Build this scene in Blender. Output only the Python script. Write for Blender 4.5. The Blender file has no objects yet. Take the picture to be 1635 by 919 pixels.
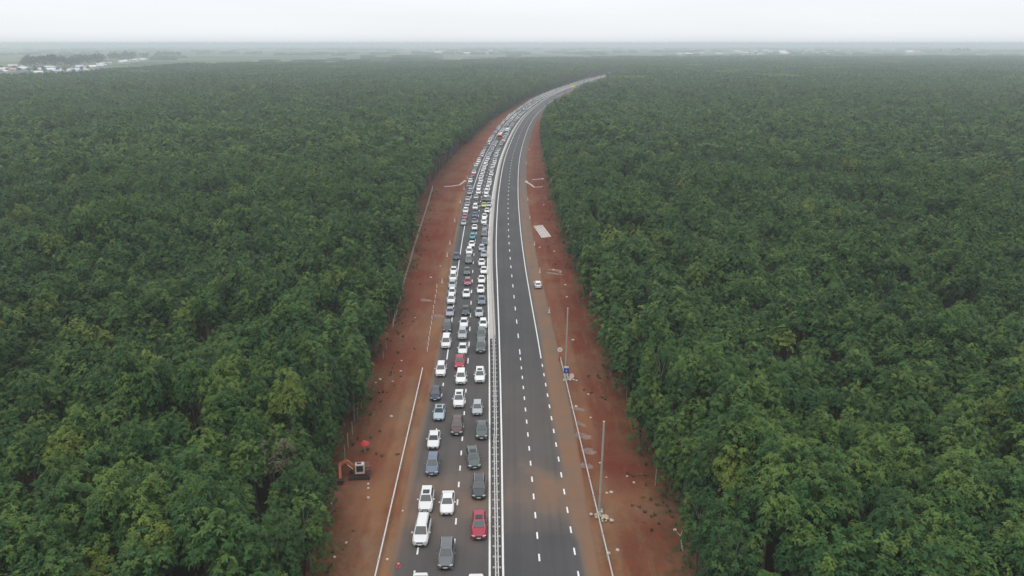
import bpy, bmesh, math, random
import numpy as np
from mathutils import Vector, Matrix, noise
R = math.radians
random.seed(7); rng = np.random.default_rng(7)
S = bpy.context.scene; COL = S.collection

# ------------------------------------------------------------------ camera
CAM_H = 57.0; F_PX = 1200.0; PITCH = math.atan(391.5 / F_PX)
cam = bpy.data.cameras.new('camera'); cam_o = bpy.data.objects.new('camera', cam); COL.objects.link(cam_o)
cam.sensor_width = 36; cam.lens = 36 * F_PX / 1635; cam.clip_end = 90000; cam.clip_start = 0.5
cam_o.location = (0, 0, CAM_H); cam_o.rotation_euler = (R(90) - PITCH, 0, 0); S.camera = cam_o

# ------------------------------------------------------------------ sky and sun (overcast)
SUN_EL, SUN_AZ = R(68), R(200)
W = bpy.data.worlds.new('World'); S.world = W; W.use_nodes = True
nt = W.node_tree; nt.nodes.clear(); N = nt.nodes.new; L = nt.links.new
sky = N('ShaderNodeTexSky'); sky.sky_type = 'NISHITA'; sky.sun_disc = False; sky.sun_elevation = SUN_EL
sky.sun_rotation = SUN_AZ; sky.dust_density = 4; sky.air_density = 1; sky.ozone_density = 1
bg1 = N('ShaderNodeBackground'); bg1.inputs[1].default_value = 0.1; L(sky.outputs[0], bg1.inputs[0])
tc = N('ShaderNodeTexCoord'); sep = N('ShaderNodeSeparateXYZ'); L(tc.outputs['Generated'], sep.inputs[0])
cr = N('ShaderNodeValToRGB'); L(sep.outputs[2], cr.inputs[0]); e = cr.color_ramp.elements
e[0].position = 0.0; e[0].color = (0.73, 0.775, 0.805, 1); e[1].position = 1.0; e[1].color = (1.0, 1.02, 1.06, 1)
q = cr.color_ramp.elements.new(0.058); q.color = (0.955, 0.985, 1.02, 1)
q2 = cr.color_ramp.elements.new(0.010); q2.color = (0.88, 0.915, 0.94, 1)
nz = N('ShaderNodeTexNoise'); nz.inputs['Scale'].default_value = 3.0; nz.inputs['Detail'].default_value = 4
mp = N('ShaderNodeMapping'); mp.inputs['Scale'].default_value = (1, 1, 9); L(tc.outputs['Generated'], mp.inputs[0]); L(mp.outputs[0], nz.inputs[0])
mr = N('ShaderNodeMapRange'); mr.inputs[3].default_value = 0.93; mr.inputs[4].default_value = 1.05; L(nz.outputs[0], mr.inputs[0])
vm = N('ShaderNodeVectorMath'); vm.operation = 'SCALE'; L(cr.outputs[0], vm.inputs[0]); L(mr.outputs[0], vm.inputs['Scale'])
bg2 = N('ShaderNodeBackground'); bg2.inputs[1].default_value = 1.0; L(vm.outputs[0], bg2.inputs[0])
mx = N('ShaderNodeMixShader'); mx.inputs[0].default_value = 0.93; L(bg1.outputs[0], mx.inputs[1]); L(bg2.outputs[0], mx.inputs[2])
wo = N('ShaderNodeOutputWorld'); L(mx.outputs[0], wo.inputs[0])
sl = bpy.data.lights.new('sun', 'SUN'); sl.energy = 1.0; sl.angle = R(45); sl.color = (1, 0.97, 0.92)
so = bpy.data.objects.new('sun', sl); COL.objects.link(so); so.location = (0, 0, 200)
sd = Vector((math.sin(SUN_AZ) * math.cos(SUN_EL), math.cos(SUN_AZ) * math.cos(SUN_EL), math.sin(SUN_EL)))
so.rotation_euler = sd.to_track_quat('Z', 'Y').to_euler()
S.view_settings.view_transform = 'Standard'; S.view_settings.look = 'None'
S.view_settings.exposure = 0.09; S.view_settings.gamma = 1.0
S.render.engine = 'CYCLES'; cy = S.cycles
cy.use_denoising = True; cy.denoiser = 'OPENIMAGEDENOISE'; cy.denoising_input_passes = 'RGB_ALBEDO_NORMAL'; cy.denoising_prefilter = 'NONE'; cy.use_adaptive_sampling = False; cy.max_bounces = 5; cy.diffuse_bounces = 3; cy.glossy_bounces = 2; cy.transmission_bounces = 2
cy.volume_bounces = 3; cy.use_fast_gi = False; cy.caustics_reflective = False; cy.caustics_refractive = False
S.render.use_persistent_data = False

# ------------------------------------------------------------------ helpers
def P(px, py, z=0.0):                       # where the sight line through a photo pixel meets the plane at height z
    u = px - 817.5; v = 459.5 - py; c, s = math.cos(PITCH), math.sin(PITCH)
    d = (u, F_PX * c + v * s, -F_PX * s + v * c); t = (z - CAM_H) / d[2]
    return (d[0] * t, d[1] * t)
def tag(o, label=None, cat=None, group=None, kind=None):
    if label: o['label'] = label
    if cat: o['category'] = cat
    if group: o['group'] = group
    if kind: o['kind'] = kind
    return o
def empty(name, loc=(0, 0, 0), rz=0.0):
    o = bpy.data.objects.new(name, None); COL.objects.link(o); o.location = loc; o.rotation_euler = (0, 0, rz)
    o.empty_display_size = 0.3; return o
class MB:
    def __init__(s): s.v = []; s.f = []; s.m = []
    def add(s, vs, fs, m=0):
        b = len(s.v); s.v += [tuple(v) for v in vs]; s.f += [tuple(i + b for i in f) for f in fs]; s.m += [m] * len(fs); return s
    def box(s, c, size, m=0, rz=0.0, rx=0.0, taper=1.0):
        M = Matrix.Rotation(rz, 3, 'Z') @ Matrix.Rotation(rx, 3, 'X'); x, y, z = [k / 2 for k in size]; vs = []
        for dz, t in ((-z, 1.0), (z, taper)):
            for dx, dy in ((-x, -y), (x, -y), (x, y), (-x, y)): vs.append(Vector(c) + M @ Vector((dx * t, dy * t, dz)))
        return s.add(vs, [(3, 2, 1, 0), (4, 5, 6, 7), (0, 1, 5, 4), (1, 2, 6, 5), (2, 3, 7, 6), (3, 0, 4, 7)], m)
    def tube(s, a, b, ra, rb=None, n=8, m=0, cap=True):
        rb = ra if rb is None else rb; a = Vector(a); b = Vector(b); d = (b - a).normalized()
        u = d.orthogonal().normalized(); w = d.cross(u); vs = []
        for c, r in ((a, ra), (b, rb)):
            for i in range(n):
                t = 2 * math.pi * i / n; vs.append(c + (u * math.cos(t) + w * math.sin(t)) * r)
        fs = [(i, (i + 1) % n, n + (i + 1) % n, n + i) for i in range(n)]
        if cap: fs += [tuple(range(n - 1, -1, -1)), tuple(range(n, 2 * n))]
        return s.add(vs, fs, m)
    def path(s, pts, r, n=6, m=0):
        for a, b in zip(pts[:-1], pts[1:]): s.tube(a, b, r, r, n, m)
        return s
    def bar(s, a, b, w, h, m=0):
        a = Vector(a); b = Vector(b); d = (b - a).normalized(); u = d.cross(Vector((0, 0, 1)))
        u = u.normalized() if u.length > 1e-4 else Vector((1, 0, 0)); k = u.cross(d)
        vs = [c + u * (sx * w / 2) + k * (sz * h / 2) for c in (a, b) for sx, sz in ((-1, -1), (1, -1), (1, 1), (-1, 1))]
        return s.add(vs, [(3, 2, 1, 0), (4, 5, 6, 7), (0, 1, 5, 4), (1, 2, 6, 5), (2, 3, 7, 6), (3, 0, 4, 7)], m)
    def mesh(s, name, mats, bevel=0.0, smooth=False, seg=2):
        me = bpy.data.meshes.new(name); me.from_pydata(s.v, [], s.f)
        for m in (mats if isinstance(mats, (list, tuple)) else [mats]): me.materials.append(m)
        me.polygons.foreach_set('material_index', s.m); bm = bmesh.new(); bm.from_mesh(me)
        bmesh.ops.recalc_face_normals(bm, faces=bm.faces)
        if bevel:
            es = [e for e in bm.edges if len(e.link_faces) == 2 and e.calc_face_angle(0) > 0.35]
            bmesh.ops.bevel(bm, geom=es, offset=bevel, segments=seg, profile=0.6, affect='EDGES', clamp_overlap=True)
        bm.to_mesh(me); bm.free()
        if smooth:
            for p in me.polygons: p.use_smooth = True
        return me
    def build(s, name, mats, parent=None, **k):
        o = bpy.data.objects.new(name, s.mesh(name, mats, **k)); COL.objects.link(o)
        if parent: o.parent = parent
        return o
def np_mesh(name, v, f, mat, smooth=False, attrs=None):
    me = bpy.data.meshes.new(name); me.from_pydata([tuple(map(float, a)) for a in v], [], f); me.materials.append(mat)
    for k, a in (attrs or {}).items():
        at = me.attributes.new(k, 'FLOAT', 'POINT'); at.data.foreach_set('value', np.asarray(a, dtype=np.float32))
    if smooth: me.polygons.foreach_set('use_smooth', [True] * len(me.polygons))
    me.update(); return me
def link(name, me, parent=None):
    o = bpy.data.objects.new(name, me); COL.objects.link(o)
    if parent: o.parent = parent
    return o

# ------------------------------------------------------------------ materials
def mat(name, col, rough=0.6, metal=0.0, spec=0.5, coat=0.0, emit=None, objcol=False, var=0.0, vscale=8.0):
    m = bpy.data.materials.new(name); m.use_nodes = True; t = m.node_tree; b = t.nodes['Principled BSDF']
    b.inputs['Base Color'].default_value = (*col, 1); b.inputs['Roughness'].default_value = rough; b.inputs['Metallic'].default_value = metal
    b.inputs['Specular IOR Level'].default_value = spec; b.inputs['Coat Weight'].default_value = coat; b.inputs['Coat Roughness'].default_value = 0.08
    src = None
    if objcol:
        oi = t.nodes.new('ShaderNodeObjectInfo'); src = oi.outputs['Color']
    if var:
        tcn = t.nodes.new('ShaderNodeTexCoord'); n = t.nodes.new('ShaderNodeTexNoise'); n.inputs['Scale'].default_value = vscale; n.inputs['Detail'].default_value = 5
        t.links.new(tcn.outputs['Object'], n.inputs[0]); r = t.nodes.new('ShaderNodeMapRange')
        r.inputs[1].default_value = 0.3; r.inputs[2].default_value = 0.7; r.inputs[3].default_value = 1 - var; r.inputs[4].default_value = 1 + var; t.links.new(n.outputs[0], r.inputs[0])
        v = t.nodes.new('ShaderNodeVectorMath'); v.operation = 'SCALE'; t.links.new(r.outputs[0], v.inputs['Scale'])
        if src: t.links.new(src, v.inputs[0])
        else: v.inputs[0].default_value = col
        src = v.outputs[0]
    if src: t.links.new(src, b.inputs['Base Color'])
    return m
class G:                                     # small node-graph writer
    def __init__(s, name):
        s.m = bpy.data.materials.new(name); s.m.use_nodes = True; s.t = s.m.node_tree; s.b = s.t.nodes['Principled BSDF']
        g = s.t.nodes.new('ShaderNodeNewGeometry'); s.pos = g.outputs['Position']; s.geo = g
    def n(s, ty, **k):
        x = s.t.nodes.new(ty)
        for a, b in k.items(): setattr(x, a, b)
        return x
    def set(s, sock, v):
        if isinstance(v, bpy.types.NodeSocket): s.t.links.new(v, sock)
        else: sock.default_value = (*v, 1) if isinstance(v, tuple) and len(v) == 3 and sock.type == 'RGBA' else v
    def noise(s, scale, detail=5, rough=0.55, vec=None, stretch=None):
        v = vec or s.pos
        if stretch:
            mpn = s.n('ShaderNodeMapping'); mpn.inputs['Scale'].default_value = stretch; s.set(mpn.inputs[0], v); v = mpn.outputs[0]
        x = s.n('ShaderNodeTexNoise'); s.set(x.inputs['Vector'], v); x.inputs['Scale'].default_value = scale; x.inputs['Detail'].default_value = detail; x.inputs['Roughness'].default_value = rough
        return x.outputs[0]
    def rng(s, x, a, b, c=0.0, d=1.0):
        r = s.n('ShaderNodeMapRange'); s.set(r.inputs[0], x)
        for i, k in enumerate((a, b, c, d)): s.set(r.inputs[i + 1], k)
        return r.outputs[0]
    def mix(s, f, a, b):
        x = s.n('ShaderNodeMix', data_type='RGBA'); s.set(x.inputs[0], f); s.set(x.inputs[6], a); s.set(x.inputs[7], b); return x.outputs[2]
    def math(s, op, a, b=0.0):
        x = s.n('ShaderNodeMath', operation=op); s.set(x.inputs[0], a); s.set(x.inputs[1], b); return x.outputs[0]
    def attr(s, name): x = s.n('ShaderNodeAttribute', attribute_name=name); return x.outputs['Fac']
    def rand(s): return s.n('ShaderNodeObjectInfo').outputs['Random']
    def bump(s, h, strength=0.3, dist=0.1):
        b = s.n('ShaderNodeBump'); b.inputs['Strength'].default_value = strength; b.inputs['Distance'].default_value = dist; s.set(b.inputs['Height'], h); s.set(s.b.inputs['Normal'], b.outputs[0])
    def done(s, col, rough=0.8, spec=0.3):
        s.set(s.b.inputs['Base Color'], col); s.set(s.b.inputs['Roughness'], rough); s.b.inputs['Specular IOR Level'].default_value = spec; return s.m

g = G('asphalt')
base = g.mix(g.rng(g.noise(0.08, 4), 0.35, 0.65), (0.072, 0.071, 0.073), (0.092, 0.089, 0.09))
base = g.mix(g.rng(g.noise(0.5, 5, 0.6, stretch=(1, 0.06, 1)), 0.45, 0.75, 0, 0.5), base, (0.125, 0.115, 0.108))
base = g.mix(g.rng(g.noise(9, 3), 0.3, 0.7, 0, 0.35), base, (0.045, 0.045, 0.048))
dn = g.math('ADD', g.math('MULTIPLY', g.noise(0.22, 6, 0.65), 0.7), g.math('MULTIPLY', g.noise(0.35, 5, 0.6, stretch=(1, 0.12, 1)), 0.6))
df = g.math('MULTIPLY', g.attr('dust'), g.rng(dn, 0.4, 0.85, 0.55, 1.5))
dcol = g.mix(g.rng(g.noise(0.12, 4), 0.35, 0.65), (0.19, 0.125, 0.088), (0.235, 0.125, 0.07))
b2 = g.mix(g.rng(df, 0, 0.6, 0, 0.9), base, (0.15, 0.118, 0.098))
trk = g.rng(g.noise(1.0, 3, 0.5, stretch=(1.1, 0.01, 1)), 0.5, 0.62, 0, 0.22)
b2 = g.mix(trk, b2, (0.05, 0.048, 0.048))
ASPH = g.done(g.mix(g.rng(df, 0.5, 1.15, 0, 0.95), b2, dcol), 0.85, 0.25)

g = G('laterite')
a1 = g.mix(g.rng(g.noise(0.09, 6, 0.6), 0.42, 0.58), (0.155, 0.036, 0.019), (0.17, 0.072, 0.04))
a1 = g.mix(g.rng(g.noise(0.6, 6, 0.65, stretch=(1, 0.16, 1)), 0.5, 0.66, 0, 0.8), a1, (0.20, 0.10, 0.06))
a1 = g.mix(g.rng(g.noise(2.2, 4, 0.6), 0.54, 0.66, 0, 0.4), a1, (0.085, 0.024, 0.016))
tn = g.rng(g.math('MULTIPLY', g.attr('tan'), g.rng(g.noise(0.3, 6, 0.65, stretch=(1, 0.4, 1)), 0.35, 0.65, 0.45, 1.2)), 0, 1, 0, 0.92)
a1 = g.mix(tn, a1, g.mix(g.rng(g.noise(0.15, 4), 0.4, 0.6), (0.27, 0.14, 0.07), (0.235, 0.145, 0.09)))
a1 = g.mix(g.rng(g.math('MULTIPLY', g.attr('grass'), g.rng(g.noise(0.8, 6, 0.7), 0.45, 0.6, 0, 1)), 0, 1, 0, 0.75), a1, (0.055, 0.07, 0.028))
a1 = g.mix(g.rng(g.noise(7, 2), 0.68, 0.74, 0, 0.35), a1, (0.32, 0.22, 0.17))
a1 = g.mix(g.rng(g.noise(0.25, 7, 0.7, stretch=(1, 0.5, 1)), 0.55, 0.7, 0, 0.4), a1, (0.15, 0.10, 0.07))
a1 = g.mix(g.rng(g.noise(0.03, 3), 0.45, 0.6, 0, 0.45), a1, (0.15, 0.026, 0.016))
g.bump(g.noise(1.4, 6, 0.6), 0.7, 0.35)
SOIL = g.done(a1, 0.95, 0.1)

g = G('plain')                                # forest floor near, fields far away
dist = g.n('ShaderNodeVectorMath', operation='LENGTH'); g.set(dist.inputs[0], g.pos)
vor = g.n('ShaderNodeTexVoronoi'); vor.inputs['Scale'].default_value = 0.0028; g.set(vor.inputs['Vector'], g.pos)
sp = g.n('ShaderNodeSeparateXYZ'); g.set(sp.inputs[0], vor.outputs['Color'])
fld = g.mix(g.rng(sp.outputs[0], 0.25, 0.75), (0.04, 0.07, 0.03), (0.10, 0.145, 0.055))
fld = g.mix(g.rng(sp.outputs[1], 0.7, 0.8, 0, 0.8), fld, (0.17, 0.16, 0.09))
fld = g.mix(g.rng(g.noise(0.004, 6, 0.6), 0.5, 0.62, 0, 0.8), fld, (0.03, 0.055, 0.025))
flo = g.mix(g.rng(g.noise(0.4, 5), 0.4, 0.65), (0.045, 0.024, 0.014), (0.02, 0.022, 0.01))
PLAIN = g.done(g.mix(g.rng(dist.outputs['Value'], 1080, 1200), flo, fld), 0.95, 0.1)

def leafmat(name, dark, mid, young_lit, sp_lo=0.86):
    g = G(name)
    c = g.mix(g.rng(g.noise(0.012, 3), 0.35, 0.65), dark, mid)
    c = g.mix(g.rng(g.rand(), 0.0, 0.3, 0.6, 0.0), c, (dark[0] * .8, dark[1] * .78, dark[2] * 1.15))
    vo = g.n('ShaderNodeTexVoronoi'); vo.inputs['Scale'].default_value = 0.0055; g.set(vo.inputs['Vector'], g.pos); vs_ = g.n('ShaderNodeSeparateXYZ'); g.set(vs_.inputs[0], vo.outputs['Color'])
    c = g.mix(g.rng(vs_.outputs[0], 0.0, 1.0, 0, 0.65), c, (mid[0] * 1.5, mid[1] * 1.3, mid[2] * 1.3))
    c = g.mix(g.rng(g.noise(0.05, 3), 0.5, 0.7, 0, 0.6), c, (mid[0] * .75, mid[1] * 1.0, mid[2] * 1.3))
    c = g.mix(g.rng(g.rand(), 0.45, 1.0, 0.0, 0.6), c, (mid[0] * 1.25, mid[1] * 1.15, mid[2] * 0.9))
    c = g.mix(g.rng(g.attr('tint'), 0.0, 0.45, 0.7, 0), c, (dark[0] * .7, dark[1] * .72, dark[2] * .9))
    c = g.mix(g.rng(g.attr('tint'), 0.5, 1.0, 0, 0.65), c, young_lit)  # paler tone serves young leaves and the top light painted into the tint
    c = g.mix(g.rng(g.rand(), 0.965, 0.985, 0, 0.6), c, (young_lit[0] * 1.25, young_lit[1] * 1.05, young_lit[2]))
    g.b.inputs['Subsurface Weight'].default_value = 0
    tr = g.n('ShaderNodeBsdfTranslucent'); g.set(tr.inputs[0], c); ms = g.n('ShaderNodeMixShader'); ms.inputs[0].default_value = 0.22
    m = g.done(c, 0.62, 0.16); out = [x for x in g.t.nodes if x.type == 'OUTPUT_MATERIAL'][0]
    g.t.links.new(g.b.outputs[0], ms.inputs[1]); g.t.links.new(tr.outputs[0], ms.inputs[2]); g.t.links.new(ms.outputs[0], out.inputs[0])
    return m
LEAF = leafmat('rubber_leaf', (0.020, 0.058, 0.022), (0.042, 0.105, 0.029), (0.17, 0.25, 0.05))
DRYL = mat('dry_leaf', (0.07, 0.062, 0.032), 0.8)
DARKL = leafmat('dark_leaf', (0.020, 0.036, 0.022), (0.026, 0.045, 0.026), (0.04, 0.07, 0.03))
BARK = mat('bark', (0.15, 0.125, 0.10), 0.9, var=0.3, vscale=3)
LINE = mat('road_paint', (0.80, 0.80, 0.78), 0.6, var=0.08, vscale=1.5)
CONC = mat('concrete', (0.47, 0.45, 0.42), 0.85, var=0.12, vscale=0.8)
WCONC = mat('pale_concrete', (0.52, 0.49, 0.46), 0.85, var=0.1, vscale=2)
GALV = mat('galvanised_steel', (0.74, 0.72, 0.70), 0.45, 0.25, var=0.06, vscale=1)
DGALV = mat('post_steel', (0.42, 0.41, 0.40), 0.55, 0.3)
WPAINT = mat('white_paint', (0.8, 0.78, 0.75), 0.5); RPAINT = mat('red_paint', (0.45, 0.04, 0.03), 0.5)
CONE = mat('cone_orange', (0.62, 0.05, 0.03), 0.6); BLUES = mat('sign_blue', (0.03, 0.06, 0.35), 0.5)
POLE = mat('pole_concrete', (0.36, 0.35, 0.30), 0.85, var=0.1, vscale=1)
REDC = mat('red_canvas', (0.45, 0.035, 0.03), 0.7, var=0.1, vscale=3)
EXO = mat('excavator_orange', (0.30, 0.10, 0.055), 0.65, var=0.25, vscale=3); EXW = mat('cab_white', (0.55, 0.51, 0.46), 0.5, var=0.1)
EXA = mat('arm_orange', (0.40, 0.135, 0.06), 0.6, var=0.15, vscale=2); STEEL = mat('dark_steel', (0.05, 0.035, 0.03), 0.7, 0.2, var=0.3, vscale=4); STONE = mat('pale_stone', (0.55, 0.48, 0.42), 0.9, var=0.2, vscale=4)
PAINT = mat('car_paint', (0.8, 0.8, 0.8), 0.35, 0.0, 0.4, 0.5, objcol=True)
GLASS = mat('car_glass', (0.022, 0.032, 0.035), 0.08, 0, 0.5); TYRE = mat('tyre_rubber', (0.02, 0.02, 0.02), 0.85)
RIM = mat('rim_metal', (0.42, 0.42, 0.44), 0.35, 0.8); LAMP = mat('lamp_glass', (0.62, 0.66, 0.70), 0.12, 0.3)
TRIM = mat('black_trim', (0.022, 0.022, 0.024), 0.5); TAIL = mat('tail_lamp', (0.4, 0.02, 0.02), 0.2); PLATE = mat('plate_white', (0.75, 0.75, 0.75), 0.5)
RUB = mat('rubble_pale', (0.50, 0.42, 0.33), 0.95, var=0.2, vscale=3)
HWALL = mat('house_wall', (0.42, 0.42, 0.42), 0.8, objcol=False); HROOF = mat('house_roof', (0.6, 0.6, 0.6), 0.7, objcol=True)

# ------------------------------------------------------------------ the road's reference line (left white line of the median)
_REF = [(-1.0, -60), (-1.2, 20), (-2.5, 70.3), (-3.4, 101.2), (-4.4, 135.2), (-6.1, 179.5), (-7.0, 209.4), (-7.55, 250), (-7.75, 285), (-7.5, 320.8), (-6.2, 388.3), (-3.6, 448.6),
        (1.9, 543.2), (9.4, 631.6), (20.7, 725.6), (35.8, 832.7), (53.8, 931.0), (90.4, 1094.4), (149.4, 1332.8), (195, 1495), (262, 1700), (370, 1980)]
_ry = np.array([b for a, b in _REF]); _rx = np.array([a for a, b in _REF])
def _spline(y):
    m = np.gradient(_rx, _ry); i = np.clip(np.searchsorted(_ry, y) - 1, 0, len(_ry) - 2)
    h = _ry[i + 1] - _ry[i]; t = (y - _ry[i]) / h
    return ((2*t**3 - 3*t**2 + 1) * _rx[i] + (t**3 - 2*t**2 + t) * h * m[i] + (-2*t**3 + 3*t**2) * _rx[i+1] + (t**3 - t**2) * h * m[i+1])
_sy = np.arange(-60, 1960, 2.0); _sx = _spline(_sy)
_k = np.ones(19) / 19; _pad = np.concatenate([np.full(9, _sx[0]) + np.arange(-9, 0) * (_sx[1] - _sx[0]), _sx, _sx[-1] + np.arange(1, 10) * (_sx[-1] - _sx[-2])])
_sx = np.convolve(_pad, _k, 'valid')
_slope = np.gradient(_sx, _sy)
def RX(y): return np.interp(y, _sy, _sx)
def RS(y): return np.interp(y, _sy, _slope)
def off(y, d):                                # point at ref parameter y, offset d to the right
    s = RS(y); k = 1 / np.sqrt(1 + s * s); return RX(y) + d * k, y - d * s * k
def dof(x, y):                                # signed distance from the reference line
    s = RS(y); k = 1 / np.sqrt(1 + s * s); return (x - RX(y)) * k
def T(pts): return (np.array([a for a, b in pts], float), np.array([b for a, b in pts], float))
_tL = T([(-60, -16), (70, -18), (80, -19.5), (86, -21.0), (94, -21.2), (102, -20.5), (125, -20.4), (150, -20.4), (210, -21.4), (260, -24), (307, -25.4), (409, -22.3), (577, -20), (700, -17), (850, -15.5), (2000, -15.5)])
_tR = T([(-60, 22), (70, 22.4), (83, 23.0), (103, 21.5), (138, 21.5), (216, 23.3), (338, 23.5), (421, 22.8), (496, 21), (580, 22), (700, 34), (850, 36), (1028, 43), (1154, 41), (1350, 38), (1500, 24), (2000, 18)])
_aL = T([(-60, -11.5), (70, -11.7), (97, -11.5), (120, -10.7), (145, -10.3), (170, -10.4), (209, -10.6), (267, -11.2), (338, -12.2), (2000, -12.2)])
_mR = T([(-60, 1.4), (70, 1.5), (100, 1.8), (135, 2.0), (180, 2.4), (2000, 2.7)])                      # right white line of the median
_rE = T([(-60, 10.2), (80, 9.95), (130, 9.8), (157, 9.9), (209, 10.1), (266, 10.1), (321, 10.1), (448, 10), (2000, 9.8)])  # right edge line
_lE = T([(-60, -8.6), (72, -8.5), (105, -8.2), (135, -8.0), (177, -7.8), (209, -7.8), (279, -8.2), (450, -8.4), (2000, -8.4)])
def I(t, y): return np.interp(y, t[0], t[1])
def lane_d(k, y):                             # lane marking positions
    return {'ml': 0 * y, 'mr': I(_mR, y), 're': I(_rE, y), 'le': I(_lE, y), 'll': I(_lE, y) * 0.5, 'rl': (I(_mR, y) + I(_rE, y)) / 2}[k]

# ------------------------------------------------------------------ ground, verge, road
gm = MB(); gm.add([(-32000, -600, 0), (32000, -600, 0), (32000, 34000, 0), (-32000, 34000, 0)], [(0, 1, 2, 3)])
tag(gm.build('ground', PLAIN), kind='structure')

def rows(near=1.5, far=8.0, y0=-40.0, y1=1900.0):
    r = [y0]
    while r[-1] < y1: r.append(r[-1] + (near if r[-1] < 330 else far))
    return np.array(r)
def sheet(name, ys, dlo, dhi, ncol, zf, material, attrs):
    v = []; at = {k: [] for k in attrs}
    for y in ys:
        for j in range(ncol):
            t = j / (ncol - 1); d = dlo(y) * (1 - t) + dhi(y) * t; X, Y = off(y, d); v.append((X, Y, zf(y, d, X, Y)))
            for k, fn in attrs.items(): at[k].append(fn(y, d))
    f = [(i * ncol + j, i * ncol + j + 1, (i + 1) * ncol + j + 1, (i + 1) * ncol + j) for i in range(len(ys) - 1) for j in range(ncol - 1)]
    return link(name, np_mesh(name, v, f, material, True, at))
sm = lambda x, a, b: float(np.clip((x - a) / (b - a), 0, 1)) ** 2 * (3 - 2 * float(np.clip((x - a) / (b - a), 0, 1)))
ga = lambda x, c, w: math.exp(-((x - c) / w) ** 2)
asR = lambda y: float(I(_rE, y)) + 4.0 - 1.2 * sm(y, 120, 70)
def verge_z(y, d, X, Y):
    a = min(abs(d - float(I(_aL, y))), abs(d - asR(y))) if not (I(_aL, y) < d < asR(y)) else 0.0
    h = noise.noise(Vector((X * 0.22, Y * 0.12, 1.3))) * 0.34 + noise.noise(Vector((X * 0.8, Y * 0.6, 5.0))) * 0.12
    return 0.10 + sm(a, 0.3, 3.0) * (max(h, -0.1) * 0.8 + 0.06)
def tan_f(y, d):
    aL, aR = float(I(_aL, y)), asR(y)
    t = 0.95 * ga(d, aL - 0.7, 1.3) * (1 - 0.6 * sm(y, 250, 400)) + 0.9 * (d < 0) * ga(d, aL - 2.0, 2.2) * sm(150, y, y + 1 if False else 151) * 0.0
    t += (0.75 if y < 140 else 0.35) * (d > 0) * sm(aR + 2.6, d - 0.5, d + 0.5)
    w = 4.5 + 1.5 * noise.noise(Vector((d * 0.2, 3, 0)))
    c = 86.5 if d < 0 else 84.0
    t += 0.85 * ga(y, c, w)
    t += 0.5 * (d < 0) * sm(d, aL - 9, aL - 3) * (1 - sm(y, 130, 220))
    t += 0.5 * (d > 0) * sm(78, y, y + 8) + 0.45 * (d < 0) * (d > aL - 3.4) * sm(128, y, y + 6)
    return min(t * (1 - 0.9 * sm(y, 480, 640)), 1.1)
def grass_f(y, d):
    t = ga(d, float(I(_tL, y)), 2.2) + ga(d, float(I(_tR, y)), 2.0) + 0.35 * (d > 0) * sm(80, y, y + 6) + 0.6 * ga(y, 320, 30) * ga(d, -19, 5) + 1.3 * sm(y, 620, 700) * sm(abs(d - 1), 13, 15)
    return min(t, 1.0)
V = sheet('verge', rows(1.2), lambda y: float(I(_tL, y)) - 2.6, lambda y: float(I(_tR, y)) + 2.6, 64, verge_z, SOIL, {'tan': tan_f, 'grass': grass_f})
tag(V, kind='structure')
def road_z(y, d, X, Y):
    return 0.15 if float(I(_aL, y)) + 0.12 < d < asR(y) - 0.12 else -0.15
def dust_f(y, d):
    aL, aR, rE = float(I(_aL, y)), asR(y), float(I(_rE, y))
    near = 1 - sm(y, 200, 420)
    t = (0.9 * near + 0.25) * ga(d, aL, 0.9) + 0.95 * near * (1 - sm(abs(y - 110), 30, 70) * 0) * sm(d, rE - 0.6, rE + 1.3) * (0.62 + 0.38 * sm(150, y, y + 40)) + 0.35 * sm(d, rE + 0.2, rE + 1.0) * (1 - sm(y, 400, 650))
    t += 0.72 * ga(y, 84.5 + 0.4 * (12 - max(d, 0)), 4.6) * (0.35 + 0.65 * sm(d, 3.5, 9)) * (d > 2)
    t += 0.35 * ga(y, 92 - (d - 6) * 1.2, 1.8) * (d > 4) + 0.45 * ga(y, 85, 8) * (d < 2) + 0.3 * ga(y, 84, 6) * (d >= 2) + 0.22 * ga(y, 105, 18) * (d > 2)
    t += 0.16 * ga(y, 95, 30) * (d < 0) 
    if y < 78 and d > 2: t -= 0.45 * sm(78, y, y + 3) * sm(rE + 1.6, d, d + 0.8)
    return float(np.clip(t, 0, 1.15))
RD = sheet('road', rows(1.5), lambda y: float(I(_aL, y)), asR, 72, road_z, ASPH, {'dust': dust_f})
tag(RD, kind='structure')

def stripe(name, key, y0, y1, w, dash=None, z=0.157, mt=None, raise_=0.0):
    m = MB(); y = y0
    while y < y1:
        ln = dash[0] if dash else 4.0; st = dash[1] if dash else 4.0
        if dash and y < 360:
            segs = [(y, y + ln)]
        else: segs = [(y, y + ln)]
        for a, b in segs:
            da, db = float(lane_d(key, np.float64(a))), float(lane_d(key, np.float64(b)))
            p = [off(a, da - w / 2), off(a, da + w / 2), off(b, db + w / 2), off(b, db - w / 2)]
            m.add([(*k, z) for k in p], [(0, 1, 2, 3)])
        y += st
    o = m.build(name, mt or LINE); tag(o, kind='structure'); return o
stripe('road_marking_median_edge', 'ml', -40, 1850, 0.24)
stripe('road_marking_median_edge', 'mr', -40, 1850, 0.24)
stripe('road_marking_edge_line', 're', 131, 1850, 0.2)
stripe('road_marking_edge_line', 'le', 131, 1850, 0.2)
stripe('road_marking_edge_dashes', 're', 57.0, 130, 0.2, (1.3, 4.12))
stripe('road_marking_edge_dashes', 'le', 57.6, 130, 0.2, (1.3, 4.12))
stripe('road_marking_lane_dashes', 'rl', 56.0, 131, 0.2, (1.3, 4.12))
stripe('road_marking_lane_dashes', 'll', 55.0, 125, 0.2, (1.3, 4.12))
stripe('road_marking_lane_dashes', 'rl', 133, 900, 0.2, (2.5, 8.3))
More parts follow.
